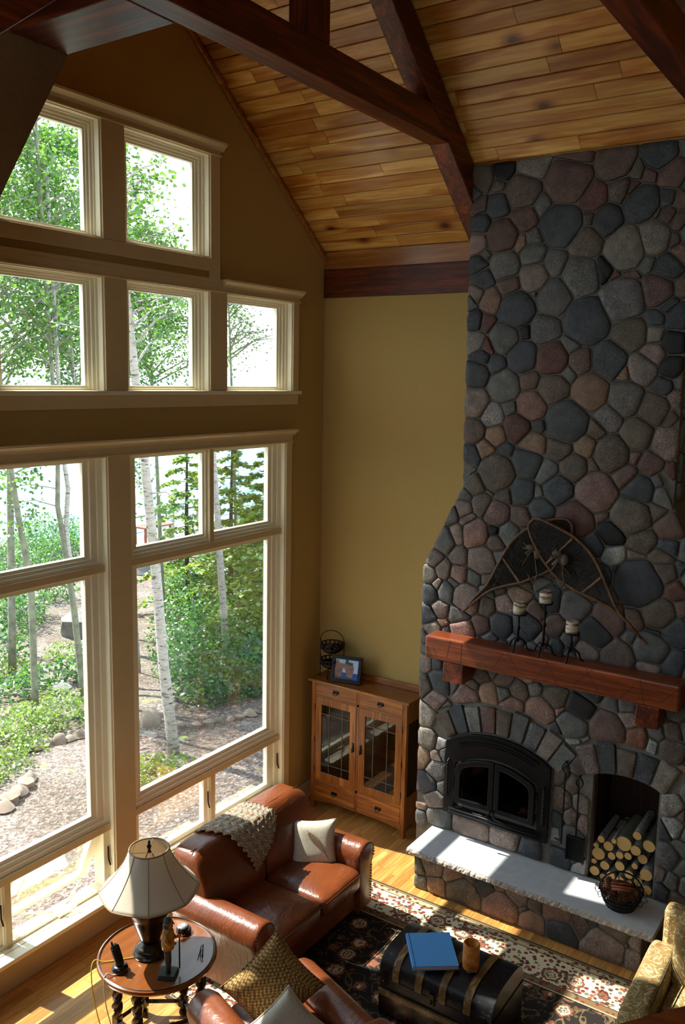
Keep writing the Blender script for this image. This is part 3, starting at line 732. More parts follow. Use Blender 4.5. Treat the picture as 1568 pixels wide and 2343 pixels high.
def tree(name, label, path, r0, bark, crown, nb, leafn, lsize, group, blen=1.2, mat=None, sprigs=(), up=.5, r1=.25):
    """path: trunk points; crown: (z0,z1) range along the trunk that carries branches"""
    t = root(name, path[0], label, 'tree', group)
    P = [Vector(p) for p in path]; fine = []
    for i in range(len(P)-1):
        for k in range(4): fine.append(P[i].lerp(P[i+1], k/4))
    fine.append(P[-1]); m = len(fine)
    MB().tube(fine, [r0*(1-(1-r1)*i/(m-1)) for i in range(m)], 10).obj('trunk', bark, t, smooth=True)
    br = MB(); lf = MB()
    def at(z):
        for a, b in zip(fine, fine[1:]):
            if a.z <= z <= b.z: return a.lerp(b, (z-a.z)/(b.z-a.z+1e-6))
        return fine[-1]
    for i in range(nb):
        z = crown[0]+(crown[1]-crown[0])*(i+random.random()*.6)/nb; q = at(z); a = random.uniform(0, 2*PI)
        L = blen*(1.15-.75*(z-crown[0])/(crown[1]-crown[0]+.01))*random.uniform(.6, 1.2)
        e = q+Vector((math.cos(a)*L, math.sin(a)*L, L*up*random.uniform(.3, 1.3))); mid = q.lerp(e, .5)+Vector((0, 0, .12*L))
        br.tube([q, mid, e], [.022, .014, .005], 5)
        for k in range(leafn):
            f = random.uniform(.22, 1.08); c = q.lerp(mid, f*2) if f < .5 else mid.lerp(e, f*2-1)
            s = .10+.22*f*L*.5
            leaf(lf, c+Vector((random.gauss(0, s), random.gauss(0, s), random.gauss(-.06, s*.8))), lsize*random.uniform(.65, 1.25))
    for (z, a, L, n) in sprigs:
        q = at(z); e = q+Vector((math.cos(a)*L, math.sin(a)*L, random.uniform(-.15, .2))); br.tube([q, q.lerp(e, .5)+Vector((0, 0, .08)), e], [.011, .008, .004], 5)
        for k in range(n):
            c = q.lerp(e, random.uniform(.25, 1.1)); leaf(lf, c+Vector((random.gauss(0, .11), random.gauss(0, .11), random.gauss(-.05, .1))), lsize*random.uniform(.7, 1.2))
    br.obj('branch', bark, t)
    o = lf.obj('foliage', mat or M_leaf, t); o['kind'] = 'stuff'
    return t
tree('birch_tree', 'big white-barked birch nearest the house, on the gravel by the right window', [(1.64, 3.70, -1.25), (1.545, 3.80, .09), (1.473, 3.87, 1.61), (1.383, 3.96, 3.08), (1.25, 4.1, 5.2), (1.2, 4.2, 7.2)], .088, M_birch, (4.3, 7.2), 26, 60, .075, 'birches', 1.0,
     sprigs=[(2.3, .4, .6, 40), (2.7, 2.6, .5, 40), (2.6, 5.0, .55, 36), (3.0, 1.4, .7, 46), (3.4, 3.3, .6, 50), (1.9, 4.8, .35, 12)], r1=.5)
tree('aspen_tree', 'slim pale trunk leftmost in the left picture window', [(1.723, 7.0, -1.42), (1.717, 7.0, .855), (1.60, 7.09, 1.9), (1.528, 7.138, 2.68), (1.35, 7.2, 5), (1.3, 7.3, 8.2)], .062, M_aspen, (4.4, 8.3), 34, 85, .075, 'aspens', 1.5,
     sprigs=[(1.75, .6, .55, 60), (1.7, 3.6, .4, 36), (2.6, .2, .6, 60), (2.6, 3.4, .6, 60)], r1=.5)
tree('aspen_tree', 'grey trunk that forks into two stems, right half of left window', [(2.648, 6.91, -1.45), (2.555, 6.987, .164), (2.469, 7.057, 1.2), (2.38, 7.12, 2.0), (2.40, 7.1, 2.8), (2.3, 7.3, 8.6)], .062, M_aspen, (4.3, 8.6), 34, 85, .075, 'aspens', 1.5,
     sprigs=[(2.0, 2.8, .75, 60), (2.3, 2.6, .9, 60), (2.7, 3.0, .9, 50)], r1=.5)
tree('birch_tree', 'white twin birch stem beside the forked grey trunk', [(2.52, 7.0, .9), (2.50, 7.08, 1.6), (2.55, 7.05, 2.3), (2.50, 7.1, 2.9), (2.5, 7.3, 7.5)], .05, M_birch, (4.6, 7.5), 18, 70, .075, 'birches', 1.2, r1=.6)
tree('birch_tree', 'white birch rising out of the green shrubs in the right window', [(5.56, 6.15, -1.5), (5.464, 6.256, .535), (5.43, 6.3, 1.5), (5.385, 6.345, 2.575), (5.3, 6.4, 4.2)], .075, M_birch, (3.6, 4.3), 5, 30, .07, 'birches', .6, r1=.6)
tree('aspen_tree', 'tall leafy aspen filling the upper left windows', [(2.9, 9.3, -1.6), (2.95, 9.2, 2.5), (2.7, 9.4, 6), (2.6, 9.6, 10)], .08, M_aspen, (3.6, 10), 70, 190, .072, 'aspens', 2.1)
tree('aspen_tree', 'leaning grey aspen with crown behind the middle upper windows', [(5.2, 8.6, -1.65), (4.6, 9.0, 3), (4.2, 9.3, 5.5), (3.7, 9.4, 8.6)], .07, M_aspen, (3.7, 8.7), 54, 190, .072, 'aspens', 1.7)
tree('aspen_tree', 'thin sparse aspen top seen in the small right window', [(9.4, 9.2, -1.9), (9.3, 9.3, 3), (9.2, 9.4, 6.9)], .055, M_aspen, (4.4, 6.9), 26, 70, .066, 'aspens', 1.0, up=.8)
tree('aspen_tree', 'narrow aspen with a crown behind the second upper window', [(6.2, 9.7, -1.75), (6.0, 9.8, 3), (5.7, 9.9, 9.2)], .06, M_aspen, (3.9, 9.0), 50, 170, .072, 'aspens', 1.6)
tree('aspen_tree', 'bushy aspen crown filling the middle window under the second upper one', [(7.2, 9.6, -1.8), (7.1, 9.7, 3), (6.9, 9.8, 7.4)], .06, M_aspen, (3.8, 7.3), 42, 190, .072, 'aspens', 1.45)
for k, (x, y) in enumerate(((4.3, 7.3), (5.2, 8.6))):
    tree('sapling_tree', ('thin bare sapling left of the right-hand transom bar', 'spindly sapling just behind the thin bare one')[k], [(x, y, -1.5), (x-.1, y+.05, 1.2), (x-.35, y+.1, 3.4)], .03, M_birch, (1.6, 3.4), 10, 16, .085, 'saplings', .55, r1=.4)
tree('birch_tree', 'slender grey birch at the right edge of the left transom window', [(3.6, 7.6, -1.5), (3.5, 7.7, 1.5), (3.35, 7.75, 3.2), (3.3, 7.8, 5)], .05, M_birch, (2.9, 5), 12, 40, .075, 'birches', .6)
def spruce(label, x, y, h, w_, nb):
    z0 = gz(x, y); t = root('spruce_tree', (x, y, z0-.03), label, 'tree', 'spruces')
    MB().tube([(x, y, z0-.03), (x, y, z0+h*.5), (x+.05, y, z0+h)], [.07, .05, .01], 8).obj('trunk', M_bark, t)
    br = MB(); lf = MB()
    for i in range(nb):
        f = (i+.5)/nb; z = z0+.3+f*(h-.4); L = w_*(1-f)**.8*random.uniform(.75, 1.15)+.12; a = i*2.4
        d = Vector((math.cos(a), math.sin(a), 0)); q = Vector((x, y, z)); e = q+d*L+Vector((0, 0, -.22*L)); mid = q+d*L*.55+Vector((0, 0, -.02))
        br.tube([q, mid, e], [.012, .008, .003], 4)
        sd_ = Vector((-d.y, d.x, 0))
        for k in range(int(24+84*L)):
            u = random.uniform(.18, 1.0); c = q.lerp(mid, u/.55) if u < .55 else mid.lerp(e, (u-.55)/.45)
            wv = (1-u)*.38*L+.05; c = c+sd_*random.uniform(-wv, wv)+Vector((0, 0, random.gauss(-.03, .025)))
            leaf(lf, c, .12, 1, 1, dirv=(d*random.uniform(.5, 1)+sd_*random.choice((-1, 1))*random.uniform(.3, .9)+Vector((0, 0, random.uniform(-.35, .1)))).normalized())
    br.obj('branch', M_bark, t); o = lf.obj('foliage', M_need, t); o['kind'] = 'stuff'
spruce('yellow-green spruce at the right edge of the right picture window', 6.9, 6.3, 4.4, 1.25, 46)
spruce('taller spruce with a dark trunk behind the white birch', 8.2, 8.4, 4.9, 1.5, 48)
spruce('spruce bough tips left of the right transom mullion', 9.0, 10.6, 5.0, 1.4, 40)
tree('charred_snag', 'dark dead trunk at the left edge of the left window', [(2.55, 9.5, -1.7), (2.5, 9.5, .5)], .10, M_bark, (.2, .4), 1, 2, .05, None, .3)

def undergrowth(name, mat, spots, n, ls, label):
    mb = MB()
    for (x, y, r, h) in spots:
        z = gz(x, y); leaves(mb, (x, y, z+h*.42), int(n*r*r*1.25)+40, (r, r, h*.62), ls, .8, .35)
    o = mb.obj(name, mat); tag(o, label, 'shrubs', None, 'stuff'); return o
undergrowth('shrub_bank', M_leaf2, [(3.55, 4.95, .42, .7), (4.15, 4.75, .5, .8), (4.7, 4.6, .45, .75), (3.9, 5.6, .55, .9), (4.6, 5.5, .6, 1.0), (5.4, 5.2, .6, 1.0), (4.6, 6.4, .65, 1.0), (5.5, 6.2, .7, 1.1), (6.4, 6.0, .7, 1.1), (5.4, 7.3, .7, 1.1), (6.4, 7.2, .8, 1.2), (7.4, 7.0, .8, 1.3), (6.7, 8.4, .8, 1.2), (7.9, 8.3, .9, 1.3), (9, 8.2, .9, 1.5), (8.3, 9.8, .9, 1.2), (9.6, 9.6, 1.0, 1.4), (10.8, 9.4, 1.0, 1.6), (9.9, 11.4, 1, 1.1), (11.4, 11.2, 1.1, 1.3), (12.9, 11, 1.2, 1.7), (12, 13.2, 1.1, 1.0), (13.6, 13, 1.2, 1.2), (15.2, 12.8, 1.3, 1.6), (16, 15.2, 1.2, .9), (18, 15.5, 1.4, 1.5), (20, 17, 1.6, 1.6), (23, 19, 1.8, 1.8)],
            1500, .075, 'dense leafy green shrubs behind the right row of border rocks')
undergrowth('shrub_thicket', M_leaf2, [(.2, 7.4, .5, .5), (.5, 8.6, .6, .6), (1.2, 9.2, .6, .6), (1.9, 8.0, .5, .4), (2.7, 8.1, .5, .5), (3.6, 8.0, .55, .6), (2.1, 9.9, .6, .6), (3.4, 10.4, .7, .7), (4.2, 12.4, .8, .9), (5.2, 12.8, .9, 1.0), (6.1, 13.6, .9, 1.0), (5.0, 14.6, 1.0, 1.1), (6.6, 15.6, 1.0, 1.1), (8.2, 15.4, 1.0, .9), (5.8, 17.4, 1.2, 1.2), (7.6, 18.2, 1.2, 1.3), (9.6, 18.4, 1.1, 1.1), (9.2, 20.5, 1.3, 1.5), (11.4, 20.2, 1.2, 1.4), (12.8, 21.8, 1.2, 1.5), (10.8, 23, 1.3, 1.7), (14.4, 21.4, 1.1, 1.2), (14.6, 23.6, 1.3, 1.6), (16.5, 24, 1.2, 1.4), (8.4, 23.4, 1.4, 1.8)],
            1000, .088, 'tangled green thicket between the grey trunks and the lake')
undergrowth('herb_patch', M_leaf3, [(.85, 3.35, .38, .22), (1.25, 3.3, .3, .2), (.55, 3.15, .3, .18), (1.1, 3.75, .3, .16), (-.1, 5.3, .45, .2), (.4, 5.9, .55, .3), (1.0, 6.2, .55, .4), (1.6, 6.1, .5, .45), (2.1, 6.0, .4, .35), (.1, 6.5, .5, .3), (1.4, 6.8, .5, .25), (-.6, 5.1, .4, .16), (2.2, 7.0, .4, .3), (-.4, 6.2, .6, .25), (.6, 5.6, .3, .15), (3.0, 9.3, .5, .3), (4.4, 9.6, .5, .3)],
            1500, .06, 'yellow-green low plants on the bank behind the left border rocks')
def rock(mb, c, r, sq=(1, .85, .8)):
    bm = bmesh.new(); bmesh.ops.create_icosphere(bm, subdivisions=2, radius=1)
    off = random.uniform(0, 50); a = random.uniform(0, PI); from_ = Matrix.Rotation(a, 3, 'Z')
    for v in bm.verts:
        q = v.co; n = .86+.2*math.sin(q.x*2.3+off)*math.cos(q.y*2.7+off*1.7)+.14*math.sin(q.z*5+off*3)+random.uniform(-.06, .06)
        p = from_ @ Vector((q.x*sq[0], q.y*sq[1], max(q.z, -.5)*sq[2])); v.co = Vector(c)+p*n*r
    bm.verts.index_update(); mb.add([v.co[:] for v in bm.verts], [[v.index for v in f.verts] for f in bm.faces]); bm.free(); return mb
ORD = ['first', 'second', 'third', 'fourth', 'fifth', 'sixth', 'seventh', 'eighth', 'ninth', 'tenth', 'eleventh', 'twelfth']
for k, (x, y, r) in enumerate([(2.39, 4.99, .24), (2.53, 4.42, .10), (2.66, 4.24, .11), (2.84, 4.15, .115), (3.02, 4.08, .085), (3.18, 4.0, .08), (3.34, 3.94, .10), (3.56, 3.9, .13), (3.80, 3.82, .13)]):
    o = rock(MB(), (0, 0, 0), r).obj('border_rock', M_rock, None, smooth=True, angle=45); o.location = (x, y, gz(x, y)+r*.22)
    tag(o, 'pale border rock, %s from the left in the row before the right shrubs' % ORD[k], 'rock', 'border rocks by the right shrubs')
for k, (x, y, r) in enumerate([(-.80, 4.22, .15), (-.62, 4.34, .15), (-.42, 4.44, .15), (-.24, 4.54, .14), (-.10, 4.68, .13), (.62, 5.50, .12), (.86, 5.53, .11), (1.0, 5.47, .14), (1.17, 5.42, .11), (1.32, 5.37, .13), (1.47, 5.33, .11)]):
    o = rock(MB(), (0, 0, 0), r).obj('border_rock', M_rock, None, smooth=True, angle=45); o.location = (x, y, gz(x, y)+r*.22)
    tag(o, 'tan border rock, %s from the lower left along the gravel edge' % ORD[k], 'rock', 'border rocks along the left bank')
for x, y, r, lb in ((6.0, 11.0, .62, 'big grey boulder behind the forked grey trunk'), (2.62, 7.5, .2, 'flat pale stone in the herbs before the forked trunk'), (12.9, 16.4, .55, 'rounded tan boulder at the far end of the gravel path'), (9.2, 9.2, .3, 'small grey boulder half hidden in the right shrubs')):
    o = rock(MB(), (0, 0, 0), r, (1.2, .9, 1.05)).obj('boulder', M_boul, None, smooth=True, angle=40); o.location = (x, y, gz(x, y)+r*.15); tag(o, lb, 'boulder')
# lakeside deck with rail and table
dk = root('lakeside_deck', (20, 22, -3), 'grey wooden deck with a cable railing at the lake edge', 'deck')
M_gw = wood('weathered_plank', (120, 112, 104), (168, 160, 150), (200, 194, 186), 0, .3, .8, .2)
DX = [Vector((17.2, 22.4, 0)), Vector((25.5, 23.0, 0)), Vector((29, 20.4, 0))]
MB().prism([(16.6, 19.8), (29, 18.2), (29.6, 20.8), (25.8, 23.6), (16.6, 23.0)], 2, -2.85, -2.72).obj('platform', M_gw, dk)
for a, b in zip(DX, DX[1:]):
    n = max(2, int((b-a).length/1.5))
    for i in range(n+1):
        p = a.lerp(b, i/n); MB().box(p.x-.04, p.x+.04, p.y-.04, p.y+.04, -2.72, -1.75).obj('post', M_gw, dk)
    MB().tube([(a.x, a.y, -1.72), (b.x, b.y, -1.72)], .045, 6).obj('handrail', M_gw, dk)
    for z in (-2.1, -2.4): MB().tube([(a.x, a.y, z), (b.x, b.y, z)], .012, 5).obj('cable', M_steel, dk)
for k in range(4): MB().box(*[(16.8, 16.9, 20, 20.1), (16.8, 16.9, 22.7, 22.8), (28.5, 28.6, 18.8, 18.9), (25, 25.1, 23, 23.1)][k], -4.4, -2.85).obj('pile', M_gw, dk)
tb = root('deck_table', (18.3, 21.6, -2.72), 'small brown wooden table on the lakeside deck', 'table')
M_rw = wood('red_plank', (110, 60, 40), (150, 90, 64), (180, 120, 90), 0, .5, .7, .1)
MB().box(17.5, 19.1, 21.2, 22.0, -2.02, -1.95).obj('table_top', M_rw, tb)
for x in (17.6, 19.0):
    for y in (21.3, 21.9): MB().box(x-.04, x+.04, y-.04, y+.04, -2.72, -2.02).obj('leg', M_rw, tb)

# ------------------------------------------------------------ timbers
def truss(y0, y1, label, full=True):
    t = root('timber_truss', (RX, (y0+y1)/2, 5.9), label, 'roof truss')
    d = .28
    MB().prism([(-.035, croof(0)-d), (-.035, croof(-.035)-.02), (RX+.1, croof(RX+.1)-.02), (RX+.1, croof(RX+.1)-d)], 1, y0, y1).obj('rafter', M_beam[0], t, bevel=.008)
    MB().prism([(-5.1, croof(-5.1)-d), (-5.1, croof(-5.1)-.02), (RX-.1, croof(RX-.1)-.02), (RX-.1, croof(RX-.1)-d)], 1, y0, y1).obj('rafter', M_beam[0], t, bevel=.008)
    MB().box(-4.05 if full else -4.1, -1.03, y0+.002, y1-.002, 5.895, 6.095).obj('tie_beam', M_beam[0], t, bevel=.006)
    MB().prism([(-1.032, 5.895), (-1.032, 6.094), (-1.30, 6.094)], 1, y0+.002, y1-.002).obj('tie_tenon', M_beam[0], t)
    MB().box(-2.73, -2.535, y0+.004, y1-.004, 6.097, 7.25).obj('king_post', M_beam[2], t, bevel=.006)
    return t
truss(-1.81, -1.65, 'dark stained timber truss between window wall and chimney breast')
truss(-3.62, -3.46, 'dark timber truss at the upper right past the chimney')
o = MB().box(-3.97, -3.61, -1.645, -.845, 5.895, 6.095).obj('cross_timber', M_beam[1], None, bevel=.008)
tag(o, 'short heavy timber from the truss to the drywall, lit blue underneath', 'beam')
# drywall bulkhead with a raked edge
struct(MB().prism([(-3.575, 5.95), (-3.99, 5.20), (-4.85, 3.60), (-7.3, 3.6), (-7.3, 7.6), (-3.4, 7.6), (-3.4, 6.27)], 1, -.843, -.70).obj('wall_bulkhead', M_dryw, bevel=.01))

# ------------------------------------------------------------ fireplace fittings
def arc(c, r, a0, a1, n): return [(c[0]+r*math.sin(R(a0+(a1-a0)*i/n)), c[1]+r*math.cos(R(a0+(a1-a0)*i/n))) for i in range(n+1)]
def plate(mb, poly, x0, x1):
    """poly in (u=-y, z), extruded along x"""
    n = len(poly); vs = [(x0, -u, v) for u, v in poly]+[(x1, -u, v) for u, v in poly]
    a = area(poly); f = [tuple(range(n)), tuple(range(2*n-1, n-1, -1))]+[(i, i+n, (i+1) % n+n, (i+1) % n) for i in range(n)]
    if a > 0: f = [q[::-1] for q in f]
    return mb.add(vs, f)
def frame_ring(mb, outer, inner, x0, x1):
    n = len(outer); vs = []
    for x in (x0, x1):
        vs += [(x, -u, v) for u, v in outer]+[(x, -u, v) for u, v in inner]
    f = []
    for i in range(n):
        j = (i+1) % n; f += [(i, j, n+j, n+i), (2*n+j, 2*n+i, 3*n+i, 3*n+j), (j, i, 2*n+i, 2*n+j), (n+i, n+j, 3*n+j, 3*n+i)]
    return mb.add(vs, f)
st = root('fireplace_insert', (-.53, -2.195, .54), 'black steel arched fireplace insert with twin glass doors', 'fireplace insert')
def ins_shape(du, z0, r): 
    a = math.degrees(math.asin(min(.99, du/r))); return [(2.195-du, z0)] + arc((2.195, .485), r, -a, a, 14) + [(2.195+du, z0)]
SO = ins_shape(.462, .545, .838); SI = ins_shape(.372, .62, .64)
frame_ring(MB(), SO, SI, -.528, -.558).obj('surround', M_steel, st, bevel=.003)
plate(MB(), ins_shape(.37, .622, .64), -.45, -.455).obj('firebox_back', plain('soot', (26, 24, 23), .95, var=.3), st)
for k, (r0, r1) in enumerate(((.79, .806), (.765, .775), (.745, .752))):
    a = 27-k*.8; P = arc((2.195, .485), r1, -a, a, 14)+arc((2.195, .485), r0, a, -a, 14)
    plate(MB(), P, -.556, -.578 if k == 0 else -.570).obj('louver', M_steel, st)
P = arc((2.195, .485), .789, -26, 26, 14)+arc((2.195, .485), .777, 26, -26, 14)
plate(MB(), P, -.556, -.5595).obj('air_slot', plain('slot_black', (8, 8, 8), .9), st)
for s in (-1, 1):
    def dshape(ins, s=s):
        a0, a1 = 2.195+s*(.004+ins), 2.195+s*(.352-ins); zb = .675+ins
        top = [(2.195+s*t, .485+math.sqrt((.625-ins)**2-t*t)) for t in [(.004+ins)+(.27-ins)*i/7 for i in range(8)]]
        e = top[-1]; c = [(2.195+s*(.27+(.082-ins)*math.sin(R(q)))-0, e[1]-(.075)*(1-math.cos(R(q)))) for q in (30, 60, 90)]
        return [(a0, zb)]+top+c+[(a1, zb)]
    d = frame_ring(MB(), dshape(0), dshape(.045), -.556, -.590).obj('stove_door', M_steel, st, bevel=.005)
    plate(MB(), dshape(.042), -.562, -.565).obj('glass', M_dkglass, d)
    hx = 2.195+s*.362
    for z in (.74, .93): MB().tube([(-.565, -hx, z-.028), (-.565, -hx, z+.028)], .009, 8).obj('hinge', M_steel, d)
    hz = .66
    h = MB().tube([(-.585, -(2.195+s*.012), .70), (-.625, -(2.195+s*.02), .665), (-.635, -(2.195+s*.05), .655), (-.64, -(2.195+s*.15), .652)], [.006, .006, .006, .011], 8)
    h.obj('handle', M_steel, d, smooth=True)
    tw = []
    ux = 2.195+s*.428
    MB().tube([(-.556, -ux, .70), (-.582, -ux, .71), (-.584, -ux, 1.02), (-.556, -ux, 1.03)], .0085, 6).obj('side_bar', M_steel, st)
    t = MB()
    for ph in (0, PI): t.tube([(-.584+.006*math.cos(ph+i*.9), -ux+.006*math.sin(ph+i*.9), .715+i*.01) for i in range(30)], .0065, 5)
    t.obj('twisted_bar', M_steel, st, smooth=True)
for z in (.575, .602): MB().tube([(-.578, -1.79, z), (-.578, -2.60, z)], .009, 8).obj('rail', M_steel, st, smooth=True)
for u in (1.85, 2.195, 2.54): MB().tube([(-.555, -u, .588), (-.58, -u, .588)], .007, 6).obj('rail_bracket', M_steel, st)
for u, z in ((1.76, .57), (2.63, .57), (1.765, 1.16), (2.625, 1.16), (2.0, 1.29), (2.195, 1.305), (2.39, 1.29)): MB().ball((-.558, -u, z), .007, 8, 5).obj('bolt', M_steel, st)

# mantel
mt = root('mantel_beam', (-.64, -2.61, 1.94), 'thick orange-brown oak mantel beam across the stone chimney', 'mantel')
MB().box(-.752, -.545, -3.62, -1.60, 1.94, 2.133).obj('beam', M_mantel, mt, bevel=.016)
tm = MB()
for y, dy, lo, hi in ((-1.72, .05, .1, .6), (-1.80, -.03, .15, 1), (-1.93, .0, .0, 1), (-2.06, -.12, .1, .7), (-2.2, -.09, .05, .95), (-2.42, .09, .2, 1.), (-2.55, -.1, .0, .8), (-2.74, .1, 0, 1), (-2.86, -.13, .2, 1), (-3.05, .1, .1, 1), (-3.2, -.1, .0, .7), (-3.38, .04, .0, 1), (-3.5, -.12, .3, 1)):
    z0, z1 = 1.945+lo*.18, 1.945+hi*.18
    tm.add([(-.7526, y, z0), (-.7526, y-.005, z0), (-.7526, y+dy-.005, z1), (-.7526, y+dy, z1), (-.74, y, z0), (-.74, y-.005, z0), (-.74, y+dy-.005, z1), (-.74, y+dy, z1)], [(0, 1, 2, 3), (7, 6, 5, 4), (0, 4, 5, 1), (1, 5, 6, 2), (2, 6, 7, 3), (3, 7, 4, 0)])
tm.obj('tool_mark', plain('scribe', (58, 24, 10), .6), mt)
for y0, y1 in ((-1.948, -1.767), (-3.487, -3.323)):
    MB().box(-.74, -.545, y0, y1, 1.772, 1.938).obj('corbel', M_beam[0], mt, bevel=.008)

# snowshoes
M_sswood = wood('bent_ash', (78, 48, 24), (126, 84, 46), (158, 112, 66), 2, 1, .5, .1)
M_hide = plain('rawhide_web', (30, 24, 18), .7, var=.2)
M_strap = plain('worn_leather', (88, 74, 58), .75, var=.2)
def inside(P, y, z):
    r = False
    for i in range(len(P)):
        a, b = P[i-1], P[i]
        if (a[1] > z) != (b[1] > z) and y < (b[0]-a[0])*(z-a[1])/(b[1]-a[1])+a[0]: r = not r
    return r
def snowshoe(label, P, x, bars, ax, boot):
    t = root('snowshoe', (x, P[0][0], P[0][1]), label, 'snowshoe', 'crossed snowshoes on the chimney')
    path = []
    n = len(P)
    for i in range(n):                                   # smooth outline
        p0, p1, p2, p3 = P[i-1], P[i], P[(i+1) % n], P[(i+2) % n]
        for k in range(3):
            u = k/3; f = [.5*((2*p1[q])+(-p0[q]+p2[q])*u+(2*p0[q]-5*p1[q]+4*p2[q]-p3[q])*u*u+(-p0[q]+3*p1[q]-3*p2[q]+p3[q])*u**3) for q in (0, 1)]
            path.append((x, f[0], f[1]))
    MB().tube(path, .012, 8, closed=True).obj('frame', M_sswood, t, smooth=True)
    tail = P[0]; MB().tube([(x, tail[0], tail[1]), (x, tail[0]+(tail[0]-ax[0])*.06, tail[1]+(tail[1]-ax[1])*.06)], .013, 8).obj('tail', M_sswood, t)
    for a, b in bars: MB().tube([(x, a[0], a[1]), (x, b[0], b[1])], .012, 8).obj('crossbar', M_sswood, t)
    PP = [(q[1], q[2]) for q in path]; ys = [q[0] for q in PP]; zs = [q[1] for q in PP]
    dx, dz = ax[0]-tail[0], ax[1]-tail[1]; L = math.hypot(dx, dz); dx /= L; dz /= L
    web = MB(); st_ = .0125
    for (ux, uz) in ((dx*.5-dz*.87, dz*.5+dx*.87), (dx*.5+dz*.87, dz*.5-dx*.87), (-dz, dx)):
        nx, nz = -uz, ux; mid = ((min(ys)+max(ys))/2, (min(zs)+max(zs))/2)
        for k in range(-60, 61):
            o = (mid[0]+nx*k*st_, mid[1]+nz*k*st_); run = []
            for s in range(-130, 131):
                q = (o[0]+ux*s*.008, o[1]+uz*s*.008)
                if inside(PP, *q): run.append(q)
                else:
                    if len(run) > 3: web.tube([(x-.001, *run[0]), (x-.001, *run[-1])], .0028, 3, cap=False)
                    run = []
            if len(run) > 3: web.tube([(x-.001, *run[0]), (x-.001, *run[-1])], .0028, 3, cap=False)
    o = web.obj('webbing', M_hide, t); o['kind'] = 'stuff'
    b = MB()
    for k in range(5):
        a = boot; b.tube([(x-.012, a[0]+random.uniform(-.08, .08), a[1]+random.uniform(-.03, .05)), (x-.045, a[0]+random.uniform(-.04, .04), a[1]), (x-.014, a[0]+random.uniform(-.1, .1), a[1]-random.uniform(.02, .16))], .011, 6, flat=.45)
    b.tube([(x-.014, boot[0]-.02, boot[1]-.05), (x-.02, boot[0]-.05, boot[1]-.2), (x-.018, boot[0]-.02, boot[1]-.28), (x-.014, boot[0]+.03, boot[1]-.2)], .006, 5)
    b.ball((x-.035, boot[0]+.01, boot[1]+.01), .04, 10, 6, (.5, 1, .6)); b.ball((x-.035, boot[0]-.05, boot[1]-.03), .045, 10, 6, (.5, .7, 1))
    b.obj('binding', M_strap, t, smooth=True)
SA = [(-1.895, 2.384), (-1.975, 2.5), (-2.056, 2.592), (-2.138, 2.761), (-2.233, 2.943), (-2.343, 3.065), (-2.467, 3.143), (-2.577, 3.182), (-2.672, 3.196), (-2.722, 3.158), (-2.726, 3.085), (-2.686, 2.959), (-2.637, 2.857), (-2.559, 2.778), (-2.365, 2.667), (-2.235, 2.619), (-2.103, 2.563), (-2.0, 2.482)]
SB = [(-3.296, 2.395), (-3.222, 2.467), (-3.133, 2.551), (-3.061, 2.671), (-2.987, 2.818), (-2.899, 2.958), (-2.773, 3.066), (-2.634, 3.13), (-2.479, 3.183), (-2.424, 3.163), (-2.399, 3.099), (-2.463, 2.963), (-2.555, 2.838), (-2.657, 2.744), (-2.798, 2.67), (-2.947, 2.626), (-3.067, 2.579), (-3.174, 2.511)]
snowshoe('dark netted snowshoe underneath, its tail pointing to the lower left', SA, -.590, [((-2.185, 2.83), (-2.331, 2.66)), ((-2.40, 3.08), (-2.62, 2.84))], (-2.65, 3.1), (-2.43, 2.94))
snowshoe('dark netted snowshoe on top, its tail pointing to the lower right', SB, -.632, [((-2.842, 2.655), (-2.985, 2.80)), ((-2.56, 2.845), (-2.75, 3.06))], (-2.5, 3.1), (-2.66, 2.93))

